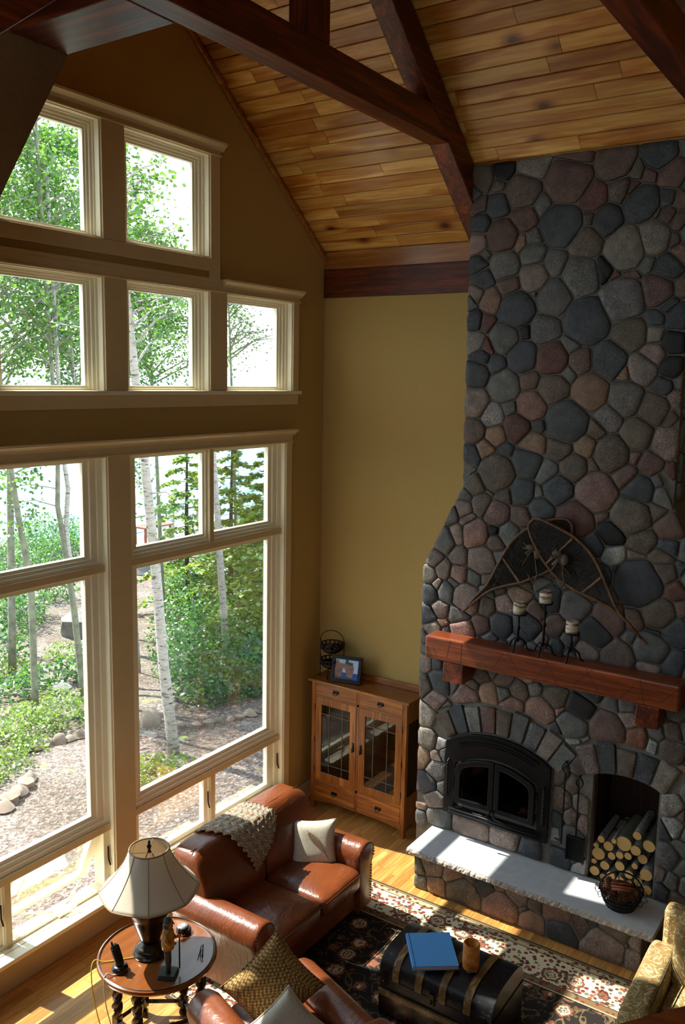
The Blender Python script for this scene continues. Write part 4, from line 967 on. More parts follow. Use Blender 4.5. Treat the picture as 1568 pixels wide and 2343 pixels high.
# candle stands on the mantel
M_birchwax = NT('birch_wax')
def _bw():
    m = M_birchwax; n = m.noise(m.coord((5, 5, 30)), 1.3, 4, .6); m.base(m.ramp(n, [(.40, lin((96, 72, 52))), (.5, lin((206, 194, 168))), (.8, lin((226, 218, 196)))])); m.set(.6)
_bw(); M_birchwax = M_birchwax.m
for y, zp, r, lb in ((-2.375, 2.430, .048, 'black iron candle stand of middle height, left of the three on the mantel'), (-2.582, 2.550, .048, 'tallest black iron candle stand in the middle of the mantel trio'), (-2.800, 2.352, .048, 'shortest black iron candle stand, right of the three on the mantel')):
    x = -.672; t = root('candle_stand', (x, y, 2.134), lb, 'candle holder', 'candle stands on the mantel')
    for k in range(3):
        a = R(100+120*k) if k else R(80); a = [R(75), R(-75), R(180)][k]
        d = (math.cos(a), math.sin(a))
        MB().tube([(x, y, 2.225), (x+d[0]*.03, y+d[1]*.03, 2.228), (x+d[0]*.062, y+d[1]*.062, 2.20), (x+d[0]*.075, y+d[1]*.075, 2.155), (x+d[0]*.10, y+d[1]*.10, 2.142)], [.008, .008, .008, .007, .008], 6).obj('leg', M_iron, t, smooth=True)
    MB().lathe([(.009, 2.205), (.009, (2.2+zp)/2-.02), (.014, (2.2+zp)/2-.01), (.014, (2.2+zp)/2+.01), (.009, (2.2+zp)/2+.02), (.009, zp-.02), (.02, zp-.008)], (x, y, 0), 10).obj('stem', M_iron, t, smooth=True)
    MB().lathe([(.012, zp-.012), (.056, zp-.008), (.062, zp+.006), (.057, zp+.005), (.052, zp-.002), (.002, zp-.002)], (x, y, 0), 20).obj('drip_plate', M_iron, t, smooth=True)
    c = root('pillar_candle', (x, y, zp), lb.split(' candle')[0].replace('black iron', 'cream birch-barked pillar candle on the').replace('tallest cream birch-barked pillar candle on the', 'cream birch-barked pillar candle on the tallest').replace('shortest cream birch-barked pillar candle on the', 'cream birch-barked pillar candle on the shortest') + ' iron stand', 'candle', 'birch candles on the mantel')
    if y == -2.375: c['label'] = 'cream birch-barked candle on the middle-height iron stand, at left'
    MB().lathe([(r-.002, zp), (r, zp+.003), (r, zp+.088), (r-.006, zp+.093), (.012, zp+.088), (.002, zp+.084)], (x, y, 0), 22).obj('wax', M_birchwax, c, smooth=True, angle=40)
    MB().tube([(x, y, zp+.084), (x+.002, y, zp+.1)], .0016, 5).obj('wick', M_iron, c)

# hearth tools hung on the stone
def tool(name, label, y, z0, z1, x=-.575):
    t = root(name, (x, y, z0), label, 'fire tool', None)
    MB().tube([(-.545, y-.003, z1+.02), (x-.01, y-.003, z1+.018), (x-.016, y-.003, z1+.035)], .006, 6).obj('hook', M_iron, t)
    MB().tube([(x, y, z1-.075), (x, y+.026, z1-.045), (x, y+.028, z1-.02), (x, y+.012, z1+.006), (x, y, z1+.028), (x, y-.012, z1+.006), (x, y-.028, z1-.02), (x, y-.026, z1-.045)], .006, 6, closed=True).obj('loop_handle', M_iron, t, smooth=True)
    MB().tube([(x, y+.001, z1-.07), (x, y+.002, z0)], .0065, 6).obj('shaft', M_iron, t)
    return t
t = tool('fire_poker', 'black iron poker hanging between insert and log niche', -2.787, .60, 1.265)
MB().tube([(-.575, -2.785, .66), (-.578, -2.765, .625), (-.58, -2.73, .635)], .006, 6).obj('barb', M_iron, t)
t = tool('ash_shovel', 'black iron ash shovel hanging beside the log niche', -2.90, .69, 1.175)
MB().box(-.572, -.568, -2.972, -2.83, .49, .695).obj('blade', M_iron, t)
for y in (-2.972, -2.834): MB().box(-.60, -.568, y, y+.004, .49, .695).obj('blade_side', M_iron, t)
MB().box(-.60, -.568, -2.972, -2.83, .691, .695).obj('blade_back', M_iron, t)

# logs in the niche
M_cut = NT('sawn_end')
def _ce():
    m = M_cut; tc = m.coord((1, 1, 1), rnd=False, out='Generated'); mp = m.n('Mapping'); mp.inputs['Location'].default_value = (-.5, -.5, -.5); m.l(tc, mp.inputs[0])
    w_ = m.n('TexWave', wave_type='RINGS', rings_direction='X'); w_.inputs['Scale'].default_value = 4; w_.inputs['Distortion'].default_value = 1.5; m.l(mp.outputs[0], w_.inputs[0])
    m.base(m.ramp(w_.outputs[0], [(0, lin((196, 150, 84))), (1, lin((222, 182, 116)))])); m.set(.8)
_ce(); M_cut = M_cut.m
LOGS = [(-3.048,.547,.052),(-3.122,.637,.040),(-3.068,.686,.029),(-3.242,.705,.060),(-3.332,.791,.034),(-3.334,.680,.040),(-3.425,.735,.048),(-3.150,.560,.031),(-3.215,.596,.030),(-3.280,.614,.029),(-3.385,.615,.038),(-3.337,.555,.024),(-3.225,.515,.038),(-3.105,.470,.037),(-3.428,.520,.047),(-3.302,.480,.034),(-3.163,.414,.034),(-3.365,.420,.034),(-3.036,.412,.040),(-3.24,.40,.036),(-3.30,.395,.025),(-3.44,.402,.04),(-3.10,.378,.026),(-3.02,.478,.022),(-3.395,.478,.02),(-3.03,.62,.022),(-3.17,.71,.02)]
rows = {}
for k, (y, z, r) in enumerate(LOGS): rows.setdefault(min(4, int((z-.34)/.085)), []).append((-y, k))
LOGL = {}
for q, L in rows.items():
    for n_, (_, k) in enumerate(sorted(L)): LOGL[k] = '%s birch log end, %s from the left in the %s layer of the niche' % ('stout' if LOGS[k][2] > .045 else 'slim' if LOGS[k][2] < .03 else 'round', ORD[n_], ('bottom', 'second', 'third', 'fourth', 'top')[q])
for k, (y, z, r) in enumerate(LOGS):
    xo = -.49+random.uniform(-.012, .04); ln = .40
    t = root('firewood_log', (xo, y, z), LOGL[k], 'log', 'firewood in the niche')
    n = 16; tw = random.uniform(-.03, .03)
    mb = MB(); vs = []; fs = []
    rr = [r*random.uniform(.95, 1.03) for _ in range(n)]
    for x_ in (0, .12, .28, ln):
        for i in range(n): vs.append((xo+x_, y+rr[i]*math.cos(2*PI*i/n)+tw*x_, z+rr[i]*math.sin(2*PI*i/n)+.02*x_))
    for q in range(3):
        for i in range(n): j = (i+1) % n; fs.append((q*n+i, (q+1)*n+i, (q+1)*n+j, q*n+j))
    mb.add(vs, fs).obj('bark', M_birch if k % 3 else M_aspen, t, smooth=True)
    MB().add([(xo+.001, y+rr[i]*.97*math.cos(2*PI*i/n), z+rr[i]*.97*math.sin(2*PI*i/n)) for i in range(n)], [tuple(range(n))[::-1]]).obj('cut_end', M_cut, t)

# wire basket of cones on the hearth
bx, by, bz = -.735, -3.315, .356
t = root('wire_basket', (bx, by, bz), 'round black wire basket with curled rim on the hearth slab', 'basket')
wb = MB()
prof = [(.105, 0), (.125, .035), (.14, .07), (.15, .105)]
for rr, zz in prof: wb.tube([(bx+rr*math.cos(2*PI*i/28), by+rr*math.sin(2*PI*i/28), bz+.005+zz) for i in range(28)], .0045, 5, closed=True)
wb.obj('hoop', M_iron, t)
wv = MB()
for i in range(44):
    a = 2*PI*i/44; b = a+.18
    wv.tube([(bx+r_*math.cos(a+(b-a)*k/3), by+r_*math.sin(a+(b-a)*k/3), bz+.006+z_) for k, (r_, z_) in enumerate(prof)], .003, 4)
    wv.tube([(bx+r_*math.cos(a-(b-a)*k/3), by+r_*math.sin(a-(b-a)*k/3), bz+.006+z_) for k, (r_, z_) in enumerate(prof)], .003, 4)
wv.lathe([(.002, .004), (.104, .004), (.104, .007), (.002, .007)], (bx, by, bz), 24)
o = wv.obj('wire_mesh', M_iron, t); o['kind'] = 'stuff'
cu = MB()
for i in range(16):
    a = 2*PI*i/16; c = Vector((bx+.166*math.cos(a), by+.166*math.sin(a), bz+.108))
    cu.tube([(c.x+.022*math.cos(a)*math.cos(q*.55), c.y+.022*math.sin(a)*math.cos(q*.55)+.004*math.sin(q), c.z+.024*math.sin(q*.55)) for q in range(13)], .0022, 4)
o = cu.obj('curl', M_iron, t); o['kind'] = 'stuff'
MB().tube([(bx+.15*math.cos(R(q))*-.35, by+.15*math.cos(R(q)), bz+.105+.165*math.sin(R(q))) for q in range(0, 181, 12)], .006, 6).obj('handle', M_iron, t, smooth=True)
M_cone = plain('pine_cone', (128, 84, 58), .7, var=.25)
def cone_mesh():
    mb = MB(); n = 70
    for i in range(n):
        f = i/n; a = i*2.4; rad = .024*math.sin(PI*(.12+.86*f))**.8+.006; z = -.034+.072*f
        d = Vector((math.cos(a), math.sin(a), 0)); sd_ = Vector((-d.y, d.x, 0)); p = d*rad*.35+Vector((0, 0, z)); q = d*rad+Vector((0, 0, z+.010))
        mb.add([p-sd_*.003, p+sd_*.003, q+sd_*.0065+Vector((0, 0, -.002)), q+d*.003+Vector((0, 0, .004)), q-sd_*.0065+Vector((0, 0, -.002))], [(0, 1, 2, 3, 4)])
    mb.ball((0, 0, 0), .02, 8, 6, (.7, .7, 1.7)); return mb
c0 = None
CN = [(-.05, .08, .115, 1), (.02, .09, .13, .6), (-.075, .03, .13, 1.3), (.045, .05, .14, 2.0), (-.02, .045, .15, .3), (.0, -.01, .155, 1.2), (.05, -.02, .145, .9), (-.07, -.04, .125, .5), (-.03, -.07, .13, 1.6), (.03, -.075, .13, 2.2), (.08, .01, .115, .8), (-.005, .1, .1, 1.9), (-.085, -.01, .1, .2), (.06, -.09, .1, 1.1)]
for k, (dx, dy, dz, r_) in enumerate(CN):
    if c0 is None:
        c0 = cone_mesh().obj('pine_cone', M_cone, None, world=False); o = c0
    else: o = dup(c0)
    o.location = (bx+dx, by+dy, bz+dz*.92); o.rotation_euler = (r_*1.3, r_*.8, r_*3); s = random.uniform(1.05, 1.3); o.scale = (s, s, s)
    tag(o, 'brown pine cone in the wire basket, %s of fourteen from the window side' % (ORD+['thirteenth', 'fourteenth'])[sorted(range(14), key=lambda q: -CN[q][1]-.001*q).index(k)], 'pine cone', 'pine cones in the wire basket')
M_cinn = plain('cinnamon_stick', (150, 82, 54), .7, var=.15)
for k, (a, b) in enumerate((((-.06, .06, .165), (-.01, -.09, .172)), ((-.085, .05, .158), (-.04, -.08, .168)), ((-.03, .07, .17), (.03, -.075, .178)))):
    o = MB().tube([Vector(a)*.0, Vector(b)-Vector(a)], .0095, 8).obj('cinnamon_stick', M_cinn, None, world=False, smooth=True); o.location = (bx+a[0], by+a[1], bz+a[2])
    tag(o, ('upper long cinnamon stick', 'front long cinnamon stick', 'rear long cinnamon stick')[k]+' laid across the pine cones in the basket', 'cinnamon stick', 'cinnamon sticks in the basket')

# ------------------------------------------------------------ corner cabinet
CX0, CX1, CY0, CY1, CH = -.322, -.04, -1.213, -.148, 1.33
M_cglass = glass_mat('cabinet_glass', (.66, .66, .62), 1.3)  # grey tint puts the shade of the cabinet interior into the glass colour
cb = root('display_cabinet', (-.18, (CY0+CY1)/2, 0), 'honey oak glazed display cabinet standing in the corner by the windows', 'cabinet')
for y in (CY0, CY1-.042):
    for x in (CX0, CX1-.042): MB().box(x, x+.042, y, y+.042, 0, 1.305).obj('corner_post', M_cab, cb, bevel=.003)
MB().box(CX0-.028, CX1+.005, CY0-.032, CY1+.030, 1.306, 1.33).obj('top', M_cabx, cb, bevel=.003)
MB().box(CX1-.02, CX1, CY0, CY1, 1.331, 1.39).obj('back_rail', M_cabx, cb, bevel=.004)
MB().box(CX1-.014, CX1-.002, CY0+.04, CY1-.04, .09, 1.304).obj('back_panel', M_cabx, cb)
MB().box(CX0+.012, CX1-.016, CY0+.012, CY1-.012, .10, .112).obj('bottom', M_cabx, cb)
ym = (CY0+CY1)/2; f0, f1 = CX0+.004, CX0+.022
for z in (1.168, .307): MB().box(f0, f1, CY0+.042, CY1-.042, z-.011, z+.011).obj('face_rail', M_cabx, cb)
MB().box(f0, f1, ym-.012, ym+.012, .11, 1.304).obj('face_stile', M_cab, cb)
A = [(CY0+.042, .128), (CY0+.042, .085)]+[(CY0+.042+(CY1-CY0-.084)*i/14, .075+.045*math.sin(PI*i/14)) for i in range(15)]+[(CY1-.042, .128)]
MB().prism(A, 0, f0, f1).obj('arched_apron', M_cabx, cb)
for s in (0, 1):
    y = (CY0, CY1-.02)[s]
    for z0, z1 in ((1.10, 1.30), (.09, .38)): MB().box(CX0+.042, CX1-.042, y+.006, y+.018, z0, z1).obj('side_rail', M_cab, cb)
    MB().box(CX0+.042, CX1-.042, y+.010, y+.013, .38, 1.10).obj('side_glass', M_cglass, cb)
for z in (.33, .57, .83): MB().box(CX0+.03, CX1-.016, CY0+.014, CY1-.014, z-.008, z+.006).obj('shelf', M_cabx if z < .4 else M_glass, cb)
MB().box(CX0+.03, CX1-.02, CY0+.02, CY1-.02, 1.12, 1.14).obj('drawer_floor', M_cabx, cb)
def pull(par, y, z):
    b = MB().box(CX0-.003, CX0+.003, y-.033, y+.033, z-.013, z+.02).obj('back_plate', M_bronze, par, bevel=.002)
    MB().tube([(CX0-.003, y-.025, z+.008), (CX0-.016, y-.026, z-.004), (CX0-.022, y-.012, z-.02), (CX0-.022, y+.012, z-.02), (CX0-.016, y+.026, z-.004), (CX0-.003, y+.025, z+.008)], .0042, 6).obj('bail', M_bronze, par, smooth=True)
M_lead = plain('lead_came', (92, 88, 80), .5, .5)
for s in (0, 1):
    y0, y1 = ((CY0+.044, ym-.013), (ym+.013, CY1-.044))[s]
    for z0, z1 in ((1.181, 1.302), (.130, .295)):
        d = MB().box(CX0+.001, CX0+.02, y0+.002, y1-.002, z0, z1).obj('drawer', M_cabx, cb, bevel=.002); pull(d, (y0+y1)/2, (z0+z1)/2)
    d = MB().box(CX0+.001, CX0+.021, y0+.002, y0+.072, .320, 1.155).box(CX0+.001, CX0+.021, y1-.072, y1-.002, .320, 1.155).box(CX0+.0012, CX0+.0208, y0+.07, y1-.07, .320, .395).box(CX0+.0012, CX0+.0208, y0+.07, y1-.07, 1.085, 1.155).obj('door', M_cab, cb, bevel=.002)
    g0, g1 = y0+.072, y1-.072
    MB().box(CX0+.009, CX0+.012, g0-.003, g1+.003, .392, 1.088).obj('glass', M_cglass, d)
    for f in (.27, .73): MB().box(CX0+.006, CX0+.0085, g0+(g1-g0)*f-.004, g0+(g1-g0)*f+.004, .395, 1.085).obj('lead_bar', M_lead, d)
    for f in (.13, .87): MB().box(CX0+.0055, CX0+.009, g0, g1, .395+.69*f-.004, .395+.69*f+.004).obj('lead_bar', M_lead, d)
    yp = (y1-.03, y0+.03)[s]
    MB().box(CX0-.004, CX0+.003, yp-.011, yp+.011, .70, .79).tube([(CX0-.006, yp, .765), (CX0-.02, yp, .74), (CX0-.018, yp, .70), (CX0-.006, yp, .705)], .006, 6).obj('door_pull', M_bronze, d)
    yh = (y0-.002, y1+.002)[s]
    for z in (.42, .72, 1.05): MB().tube([(CX0-.001, yh, z-.03), (CX0-.001, yh, z+.03)], .005, 6).obj('hinge', M_bronze, d)
# tiered wire stand with pottery balls
tx, ty, tz = -.175, -.275, 1.331
t = root('tiered_stand', (tx, ty, tz), 'dark iron two-tier basket stand with arched handle on the cabinet', 'basket stand')
for z in (.13, .285):
    rr = .115
    for q, r_ in ((.05, rr), (.012, rr*.97)): MB().tube([(tx+r_*math.cos(2*PI*i/26), ty+r_*math.sin(2*PI*i/26), tz+z+q) for i in range(26)], .0055, 6, closed=True).obj('rim', M_bronze, t, smooth=True)
    MB().lathe([(.002, z-.048), (.05, z-.042), (.09, z-.018), (rr*.965, z+.012), (rr*.95, z+.014), (.088, z-.014), (.05, z-.037), (.002, z-.043)], (tx, ty, tz), 26, cap=False).obj('bowl', M_bronze, t, smooth=True)
    lv = MB()
    for i in range(16):
        a = 2*PI*i/16; lv.ball((tx+rr*.99*math.cos(a), ty+rr*.99*math.sin(a), tz+z+.031), .014, 6, 4, (.5+.5*abs(math.sin(a)), .5+.5*abs(math.cos(a)), 1))
    lv.obj('leaf_band', M_bronze, t)
pts = []
for s in (-1, 1): MB().tube([(tx-s*.03, ty+s*.118, tz), (tx-s*.03, ty+s*.118, tz+.36)], .005, 6).ball((tx-s*.03, ty+s*.118, tz+.36), .009, 8, 6).ball((tx-s*.03, ty+s*.118, tz+.2), .009, 8, 6).obj('upright', M_bronze, t, smooth=True)
MB().tube([(tx-.03*math.cos(R(q)), ty+.118*math.cos(R(q)), tz+.36+.105*math.sin(R(q))) for q in range(0, 181, 10)], .004, 6).obj('handle', M_bronze, t, smooth=True)
for a in (190, 20): MB().tube([(tx+.09*math.cos(R(a)), ty+.09*math.sin(R(a)), tz+.10), (tx+.10*math.cos(R(a)), ty+.10*math.sin(R(a)), tz+.05), (tx+.098*math.cos(R(a)), ty+.098*math.sin(R(a)), tz)], [.006, .01, .006], 6).obj('foot', M_bronze, t, smooth=True)
M_pot = plain('glazed_pot', (58, 50, 46), .15, .3, var=.3)
for k, (dx, dy, r_) in enumerate(((-.02, .02, .045), (.0, -.05, .036), (.045, .01, .034))):
    o = MB().ball((0, 0, 0), r_, 16, 10).obj('decorative_ball', M_pot, None, world=False, smooth=True); o.location = (tx+dx, ty+dy, tz+.285-.038+r_+.004)
    tag(o, ('large glossy dark ball in the upper tier of the stand', 'small glossy dark ball at the right of the upper tier', 'small glossy dark ball at the back of the upper tier')[k], 'ball', 'glossy balls in the upper tier')
# photograph in a black frame
pf = root('picture_frame', (-.245, -.485, 1.331), 'black picture frame with a photo of a rock arch over blue water', 'picture frame', rz=R(14))
def fr_local(mb): return mb.xf(lambda p: rot((p.x, p.y, p.z), 'Y', R(14)))
W2, H2 = .152, .255
m_ = MB(); b_ = .034
for y0, y1, z0, z1 in ((-W2, W2, 0, b_), (-W2, W2, H2-b_, H2), (-W2, -W2+b_, b_, H2-b_), (W2-b_, W2, b_, H2-b_)): m_.box(-.022, 0, y0, y1, z0, z1)
fr_local(m_).obj('frame', M_iron, pf, world=False, bevel=.003)
fr_local(MB().box(-.012, -.008, -W2+.02, W2-.02, .02, H2-.02)).obj('backing', M_iron, pf, world=False)
iw, ih = W2-b_, H2-2*b_
def flat(poly, mat, k, name):
    vs = [(-.0125-.0003*k, -(u*2-1)*iw, b_+v*ih) for u, v in poly]; fr_local(MB().add(vs, [tuple(range(len(vs)))])).obj(name, mat, photo, world=False)
photo = fr_local(MB().box(-.0124, -.0121, -iw, iw, b_, b_+ih)).obj('photograph', plain('photo_sky', (176, 196, 226), .35, var=.04), pf, world=False)
flat([(0, 0), (1, 0), (1, .34), (0, .34)], plain('photo_water', (26, 70, 170), .35, var=.15), 1, 'print_water')
flat([(0, .1), (.0, .95), (.12, .98), (.2, .80), (.45, .78), (.6, .74), (.76, .78), (.82, .62), (.80, .25), (.75, .1), (.56, .1), (.5, .33), (.42, .55), (.35, .55), (.33, .28), (.3, .1)], plain('photo_rock', (142, 104, 90), .35, var=.25, bscale=80), 2, 'print_rock')
flat([(0, 0), (.85, 0), (.6, .14), (.3, .1), (0, .16)], plain('photo_shore', (60, 62, 74), .35, var=.3, bscale=120), 3, 'print_shore')
flat([(.42, .78), (.45, 1), (.56, 1), (.58, .88), (.76, .86), (.78, .76), (.66, .70), (.55, .76)], plain('photo_trees', (44, 74, 70), .35, var=.2), 4, 'print_trees')
fr_local(MB().box(0, .004, -.02, .02, .0, .17)).obj('easel', M_iron, pf, world=False)

# ------------------------------------------------------------ soft furniture
def sgn(a, e): return math.copysign(abs(a)**e, a)
def soft(x0, x1, y0, y1, z0, z1, e=.35, nu=28, nv=16, ez=None):
    """puffed cushion: superquadric filling the box"""
    c = ((x0+x1)/2, (y0+y1)/2, (z0+z1)/2); h = ((x1-x0)/2, (y1-y0)/2, (z1-z0)/2); ez = ez or e
    vs = []; fs = []
    for j in range(nv+1):
        v = -PI/2+PI*j/nv
        for i in range(nu):
            u = 2*PI*i/nu; cv = sgn(math.cos(v), ez)
            vs.append((c[0]+h[0]*cv*sgn(math.cos(u), e), c[1]+h[1]*cv*sgn(math.sin(u), e), c[2]+h[2]*sgn(math.sin(v), ez)))
    for j in range(nv):
        for i in range(nu):
            k = (i+1) % nu; fs.append((j*nu+i, j*nu+k, (j+1)*nu+k, (j+1)*nu+i))
    return MB().add(vs, fs)
def leather_mat(name, c, wr=1.0):
    m = NT(name); v = m.coord(); c = lin(c)
    f = m.noise(v, 3.0, 5, .6); m.base(m.ramp(f, [(.3, tuple(x*.66 for x in c[:3])), (.55, c), (.8, tuple(min(1, x*1.3) for x in c[:3]))]))
    m.set(.31, 0, .5, .1); n1 = m.noise(m.coord((1, 2.2, 1)), 9*wr, 4, .6, 1.2); n2 = m.noise(v, 160, 3)
    ad = m.n('Math', operation='MULTIPLY_ADD'); ad.inputs[1].default_value = .025; m.l(n2, ad.inputs[0]); m.l(n1, ad.inputs[2]); m.bump(ad.outputs[0], .26, .02); return m.m
M_lea = leather_mat('sofa_leather', (122, 62, 31))
M_piping = plain('leather_piping', (92, 40, 20), .4)
def roll_arm(par, xi, xo, y0, y1, ztop, rr, mat, swap=False, zb=.06, name='arm', parts=True):
    """rolled arm: inner face at xi, outer at xo, running y0 (front) to y1"""
    s = 1 if xo > xi else -1; cx = (xi+xo)/2+s*.01; cz = ztop-rr
    prof = [(xi, zb), (xi, cz-.03)]+[(cx-s*rr*math.cos(R(q)), cz+rr*math.sin(R(q))) for q in range(0, 201, 14)]+[(xo-s*.012, cz-rr*.75), (xo-s*.012, zb)]
    mb = MB(); n = len(prof); vs = []; fs = []
    secs = [(y0+.0, .86), (y0+.006, .94), (y0+.022, .99), (y0+.05, 1), ((y0+y1)/2, 1.0), (y1-.04, 1), (y1, .9)]
    mx = sum(p[0] for p in prof)/n; mz = cz
    for y, k in secs:
        for p in prof: vs.append((mx+(p[0]-mx)*k, y, max(zb, mz+(p[1]-mz)*k) if p[1] > zb+.001 else zb))
    for q in range(len(secs)-1):
        for i in range(n-1): f = (q*n+i, q*n+i+1, (q+1)*n+i+1, (q+1)*n+i); fs.append(f if s > 0 else f[::-1])
    a = tuple(range(n)); fs.append(a[::-1] if s > 0 else a); b = tuple((len(secs)-1)*n+i for i in range(n)); fs.append(b if s > 0 else b[::-1])
    if swap: vs = [(v[1], v[0], v[2]) for v in vs]; fs = [f[::-1] for f in fs]
    o = mb.add(vs, fs).obj(name, mat, par, smooth=True, angle=50)
    if parts:
        nh = MB()
        for i in range(2, n-2, 1):
            p = prof[i]; q = (mx+(p[0]-mx)*.90, y0+.001, mz+(p[1]-mz)*.90)
            nh.ball((q[1], q[0], q[2]) if swap else q, .0055, 6, 4)
        for z in [zb+.03+i*.024 for i in range(int((cz-.1-zb)/.024))]:
            for x in (xi+s*.012, xo-s*.026): nh.ball((y0+.001, x, z) if swap else (x, y0+.001, z), .0055, 6, 4)
        r_ = nh.obj('nailhead_trim', M_bronze, o); r_['kind'] = 'stuff'
    return o
so_ = root('leather_loveseat', (-2.10, -1.10, 0), 'brown leather two-seat sofa with rolled arms under the windows', 'sofa')
MB().box(-2.64, -1.56, -1.50, -.70, .07, .265).obj('base', M_lea, so_, bevel=.015, smooth=True, angle=50)
MB().box(-2.76, -1.45, -.80, -.63, .07, .80).obj('back_frame', M_lea, so_, bevel=.03, smooth=True, angle=50)
for x in (-2.74, -1.50):
    for y in (-1.45, -.70): MB().lathe([(.022, 0), (.03, .05), (.03, .075)], (x, y, 0), 12).obj('foot', M_darkwood, so_)
roll_arm(so_, -2.62, -2.83, -1.535, -.74, .60, .115, M_lea); roll_arm(so_, -1.58, -1.37, -1.535, -.74, .60, .115, M_lea)
for x0, x1 in ((-2.625, -2.102), (-2.098, -1.575)):
    def sag(p):
        d = max(0, 1-((p.x-(x0+x1)/2)/.26)**2)*max(0, 1-((p.y+1.2)/.4)**2); w_ = .006*math.sin(p.x*38+p.y*9)*max(0, (p.z-.36)*8)
        return Vector((p.x, p.y, p.z+(.018*d if p.z > .36 else 0)+w_*.5))
    o = soft(x0, x1, -1.575, -.88, .262, .448, .22, 36, 18, .42).xf(sag).obj('seat_cushion', M_lea, so_, smooth=True)
    MB().tube([(x0+.02, -1.572, .41), ((x0+x1)/2, -1.578, .418), (x1-.02, -1.572, .41)], .005, 6).obj('piping', M_piping, o)
for x0, x1 in ((-2.76, -2.112), (-2.108, -1.45)):
    def lean(p):
        t = (p.z-.42)/.46; b = .045*math.sin(max(0, min(1, t))*PI); w_ = .008*math.sin(p.x*31)*max(0, t-.55)
        return Vector((p.x, p.y+.155*t-b*(1 if p.y < -.9 else 0)+w_, p.z))
    o = soft(x0, x1, -1.06, -.82, .40, .885, .2, 40, 20, .32).xf(lean).obj('back_cushion', M_lea, so_, smooth=True)
    MB().tube([(x0+.03, -.845, .876), ((x0+x1)/2, -.845, .884), (x1-.03, -.845, .876)], .004, 6).obj('seam', M_piping, o)

# knitted throw over the back
def throw():
    C4 = [(-2.52, .03), (-1.99, .0), (-1.93, .30), (-2.24, .60)]
    def surf(x, b):
        if b < .05: return (x, -.665-b*.3, .84+b*.9)
        if b < .25: return (x, -.68-(b-.05)*1.25, .898-((b-.15)/.1)**2*.012)
        t = b-.25; return (x, -.935-.30*t-.05*math.sin(min(1, t/.35)*PI), .884-t*.93)
    nu, nv = 76, 64
    def f(u, v):
        s = u; x = (C4[0][0]*(1-s)+C4[1][0]*s)*(1-v)+(C4[3][0]*(1-s)+C4[2][0]*s)*v; b = (C4[0][1]*(1-s)+C4[1][1]*s)*(1-v)+(C4[3][1]*(1-s)+C4[2][1]*s)*v
        if u < .001 or u > .999: x += .012*math.sin(v*70)
        if v > .999: b += .012*math.sin(u*60)
        p = Vector(surf(x, b)); w_ = .007*abs(math.sin(u*26))+.004*math.sin(v*70+math.sin(u*26)*1.5)
        return (p.x, p.y-w_*.7-.008, p.z+w_*.7+.006)
    m = NT('knit_throw'); tc = m.n('UVMap'); tx_ = m.n('TexCoord'); v = tx_.outputs['Object']
    at = m.n('Attribute', attribute_name='stripe'); c = m.ramp(at.outputs['Fac'], [(0, lin((206, 190, 160))), (.25, lin((156, 104, 78))), (.4, lin((196, 182, 152))), (.6, lin((112, 112, 112))), (.75, lin((214, 204, 180))), (1, lin((138, 96, 74)))])
    n = m.noise(m.coord(), 90, 3, .7); c = m.mix(1.0, c, m.ramp(n, [(.35, (.5, .5, .5)), (.65, (1.25, 1.25, 1.25))]), 'MULTIPLY')
    m.base(c); m.set(.95); m.bump(n, .9, .012)
    o = MB().grid(f, nu, nv).obj('throw_blanket', m.m, None, smooth=True, solid=.012)
    a = o.data.attributes.new('stripe', 'FLOAT', 'POINT')
    a.data.foreach_set('value', [((i % nu)/(nu-1)*6.5+.15*math.sin((i//nu)*.9)) % 1 for i in range(nu*nv)])
    tag(o, 'striped cream and brown knitted throw draped over the sofa back', 'blanket')
throw()
def pillow(name, c, rt, up, w_, h_, th, mat, label, cat='pillow', pinch=.10):
    c = Vector(c); rt = Vector(rt).normalized(); up = Vector(up); up = (up-rt*up.dot(rt)).normalized(); nn = rt.cross(up)
    n = 25; mb = MB()
    def side(s):
        def f(u, v):
            a, b = u*2-1, v*2-1; k = 1-pinch*(1-a*a)*(b*b)-0; k2 = 1-pinch*(1-b*b)*(a*a)
            t = th*.5*(max(0, 1-a**4)*max(0, 1-b**4))**.55*(1+.06*math.sin(a*5+b*4))
            return c+rt*(a*w_/2*k2)+up*(b*h_/2*k)+nn*(s*t)
        return f
    mb.grid(side(1), n, n); g2 = MB().grid(side(-1), n, n); mb.add(g2.v, [q[::-1] for q in g2.f])
    r_ = root(name, c, label, cat)
    mb.obj('cover', mat, r_, smooth=True, weld=.0006)
    pp = [c+rt*(a*w_/2)*(1-pinch*(1-b*b)*(a*a))+up*(b*h_/2)*(1-pinch*(1-a*a)*(b*b)) for a, b in [(-1+2*i/16, -1) for i in range(16)]+[(1, -1+2*i/16) for i in range(16)]+[(1-2*i/16, 1) for i in range(16)]+[(-1, 1-2*i/16) for i in range(16)]]
    MB().tube(pp, .005, 6, closed=True).obj('edge_piping', mat, r_, smooth=True)
    return r_, (c, rt, up, nn, w_, h_, th)
M_linen = plain('linen', (214, 204, 184), .9, var=.06, bump=.5, bscale=240)
pl, (pc, prt, pup, pn, pw, ph, pt) = pillow('throw_pillow', (-1.66, -1.15, .555), (.62, -.78, 0), (.38, .30, .9), .36, .36, .15, M_linen, 'cream pillow with a brown leaf print against the right sofa arm')
def on_pillow(a, b, off=.002):
    s = -1 if pn.dot(Vector((-1, -1, .5))) < 0 else 1
    t = pt*.5*(max(0, 1-a**4)*max(0, 1-b**4))**.55*(1+.06*math.sin(a*5+b*4)); k = 1-.10*(1-a*a)*(b*b); k2 = 1-.10*(1-b*b)*(a*a)
    return pc+prt*(a*pw/2*k2)+pup*(b*ph/2*k)+pn*(s*(t+off))
lp = MB()
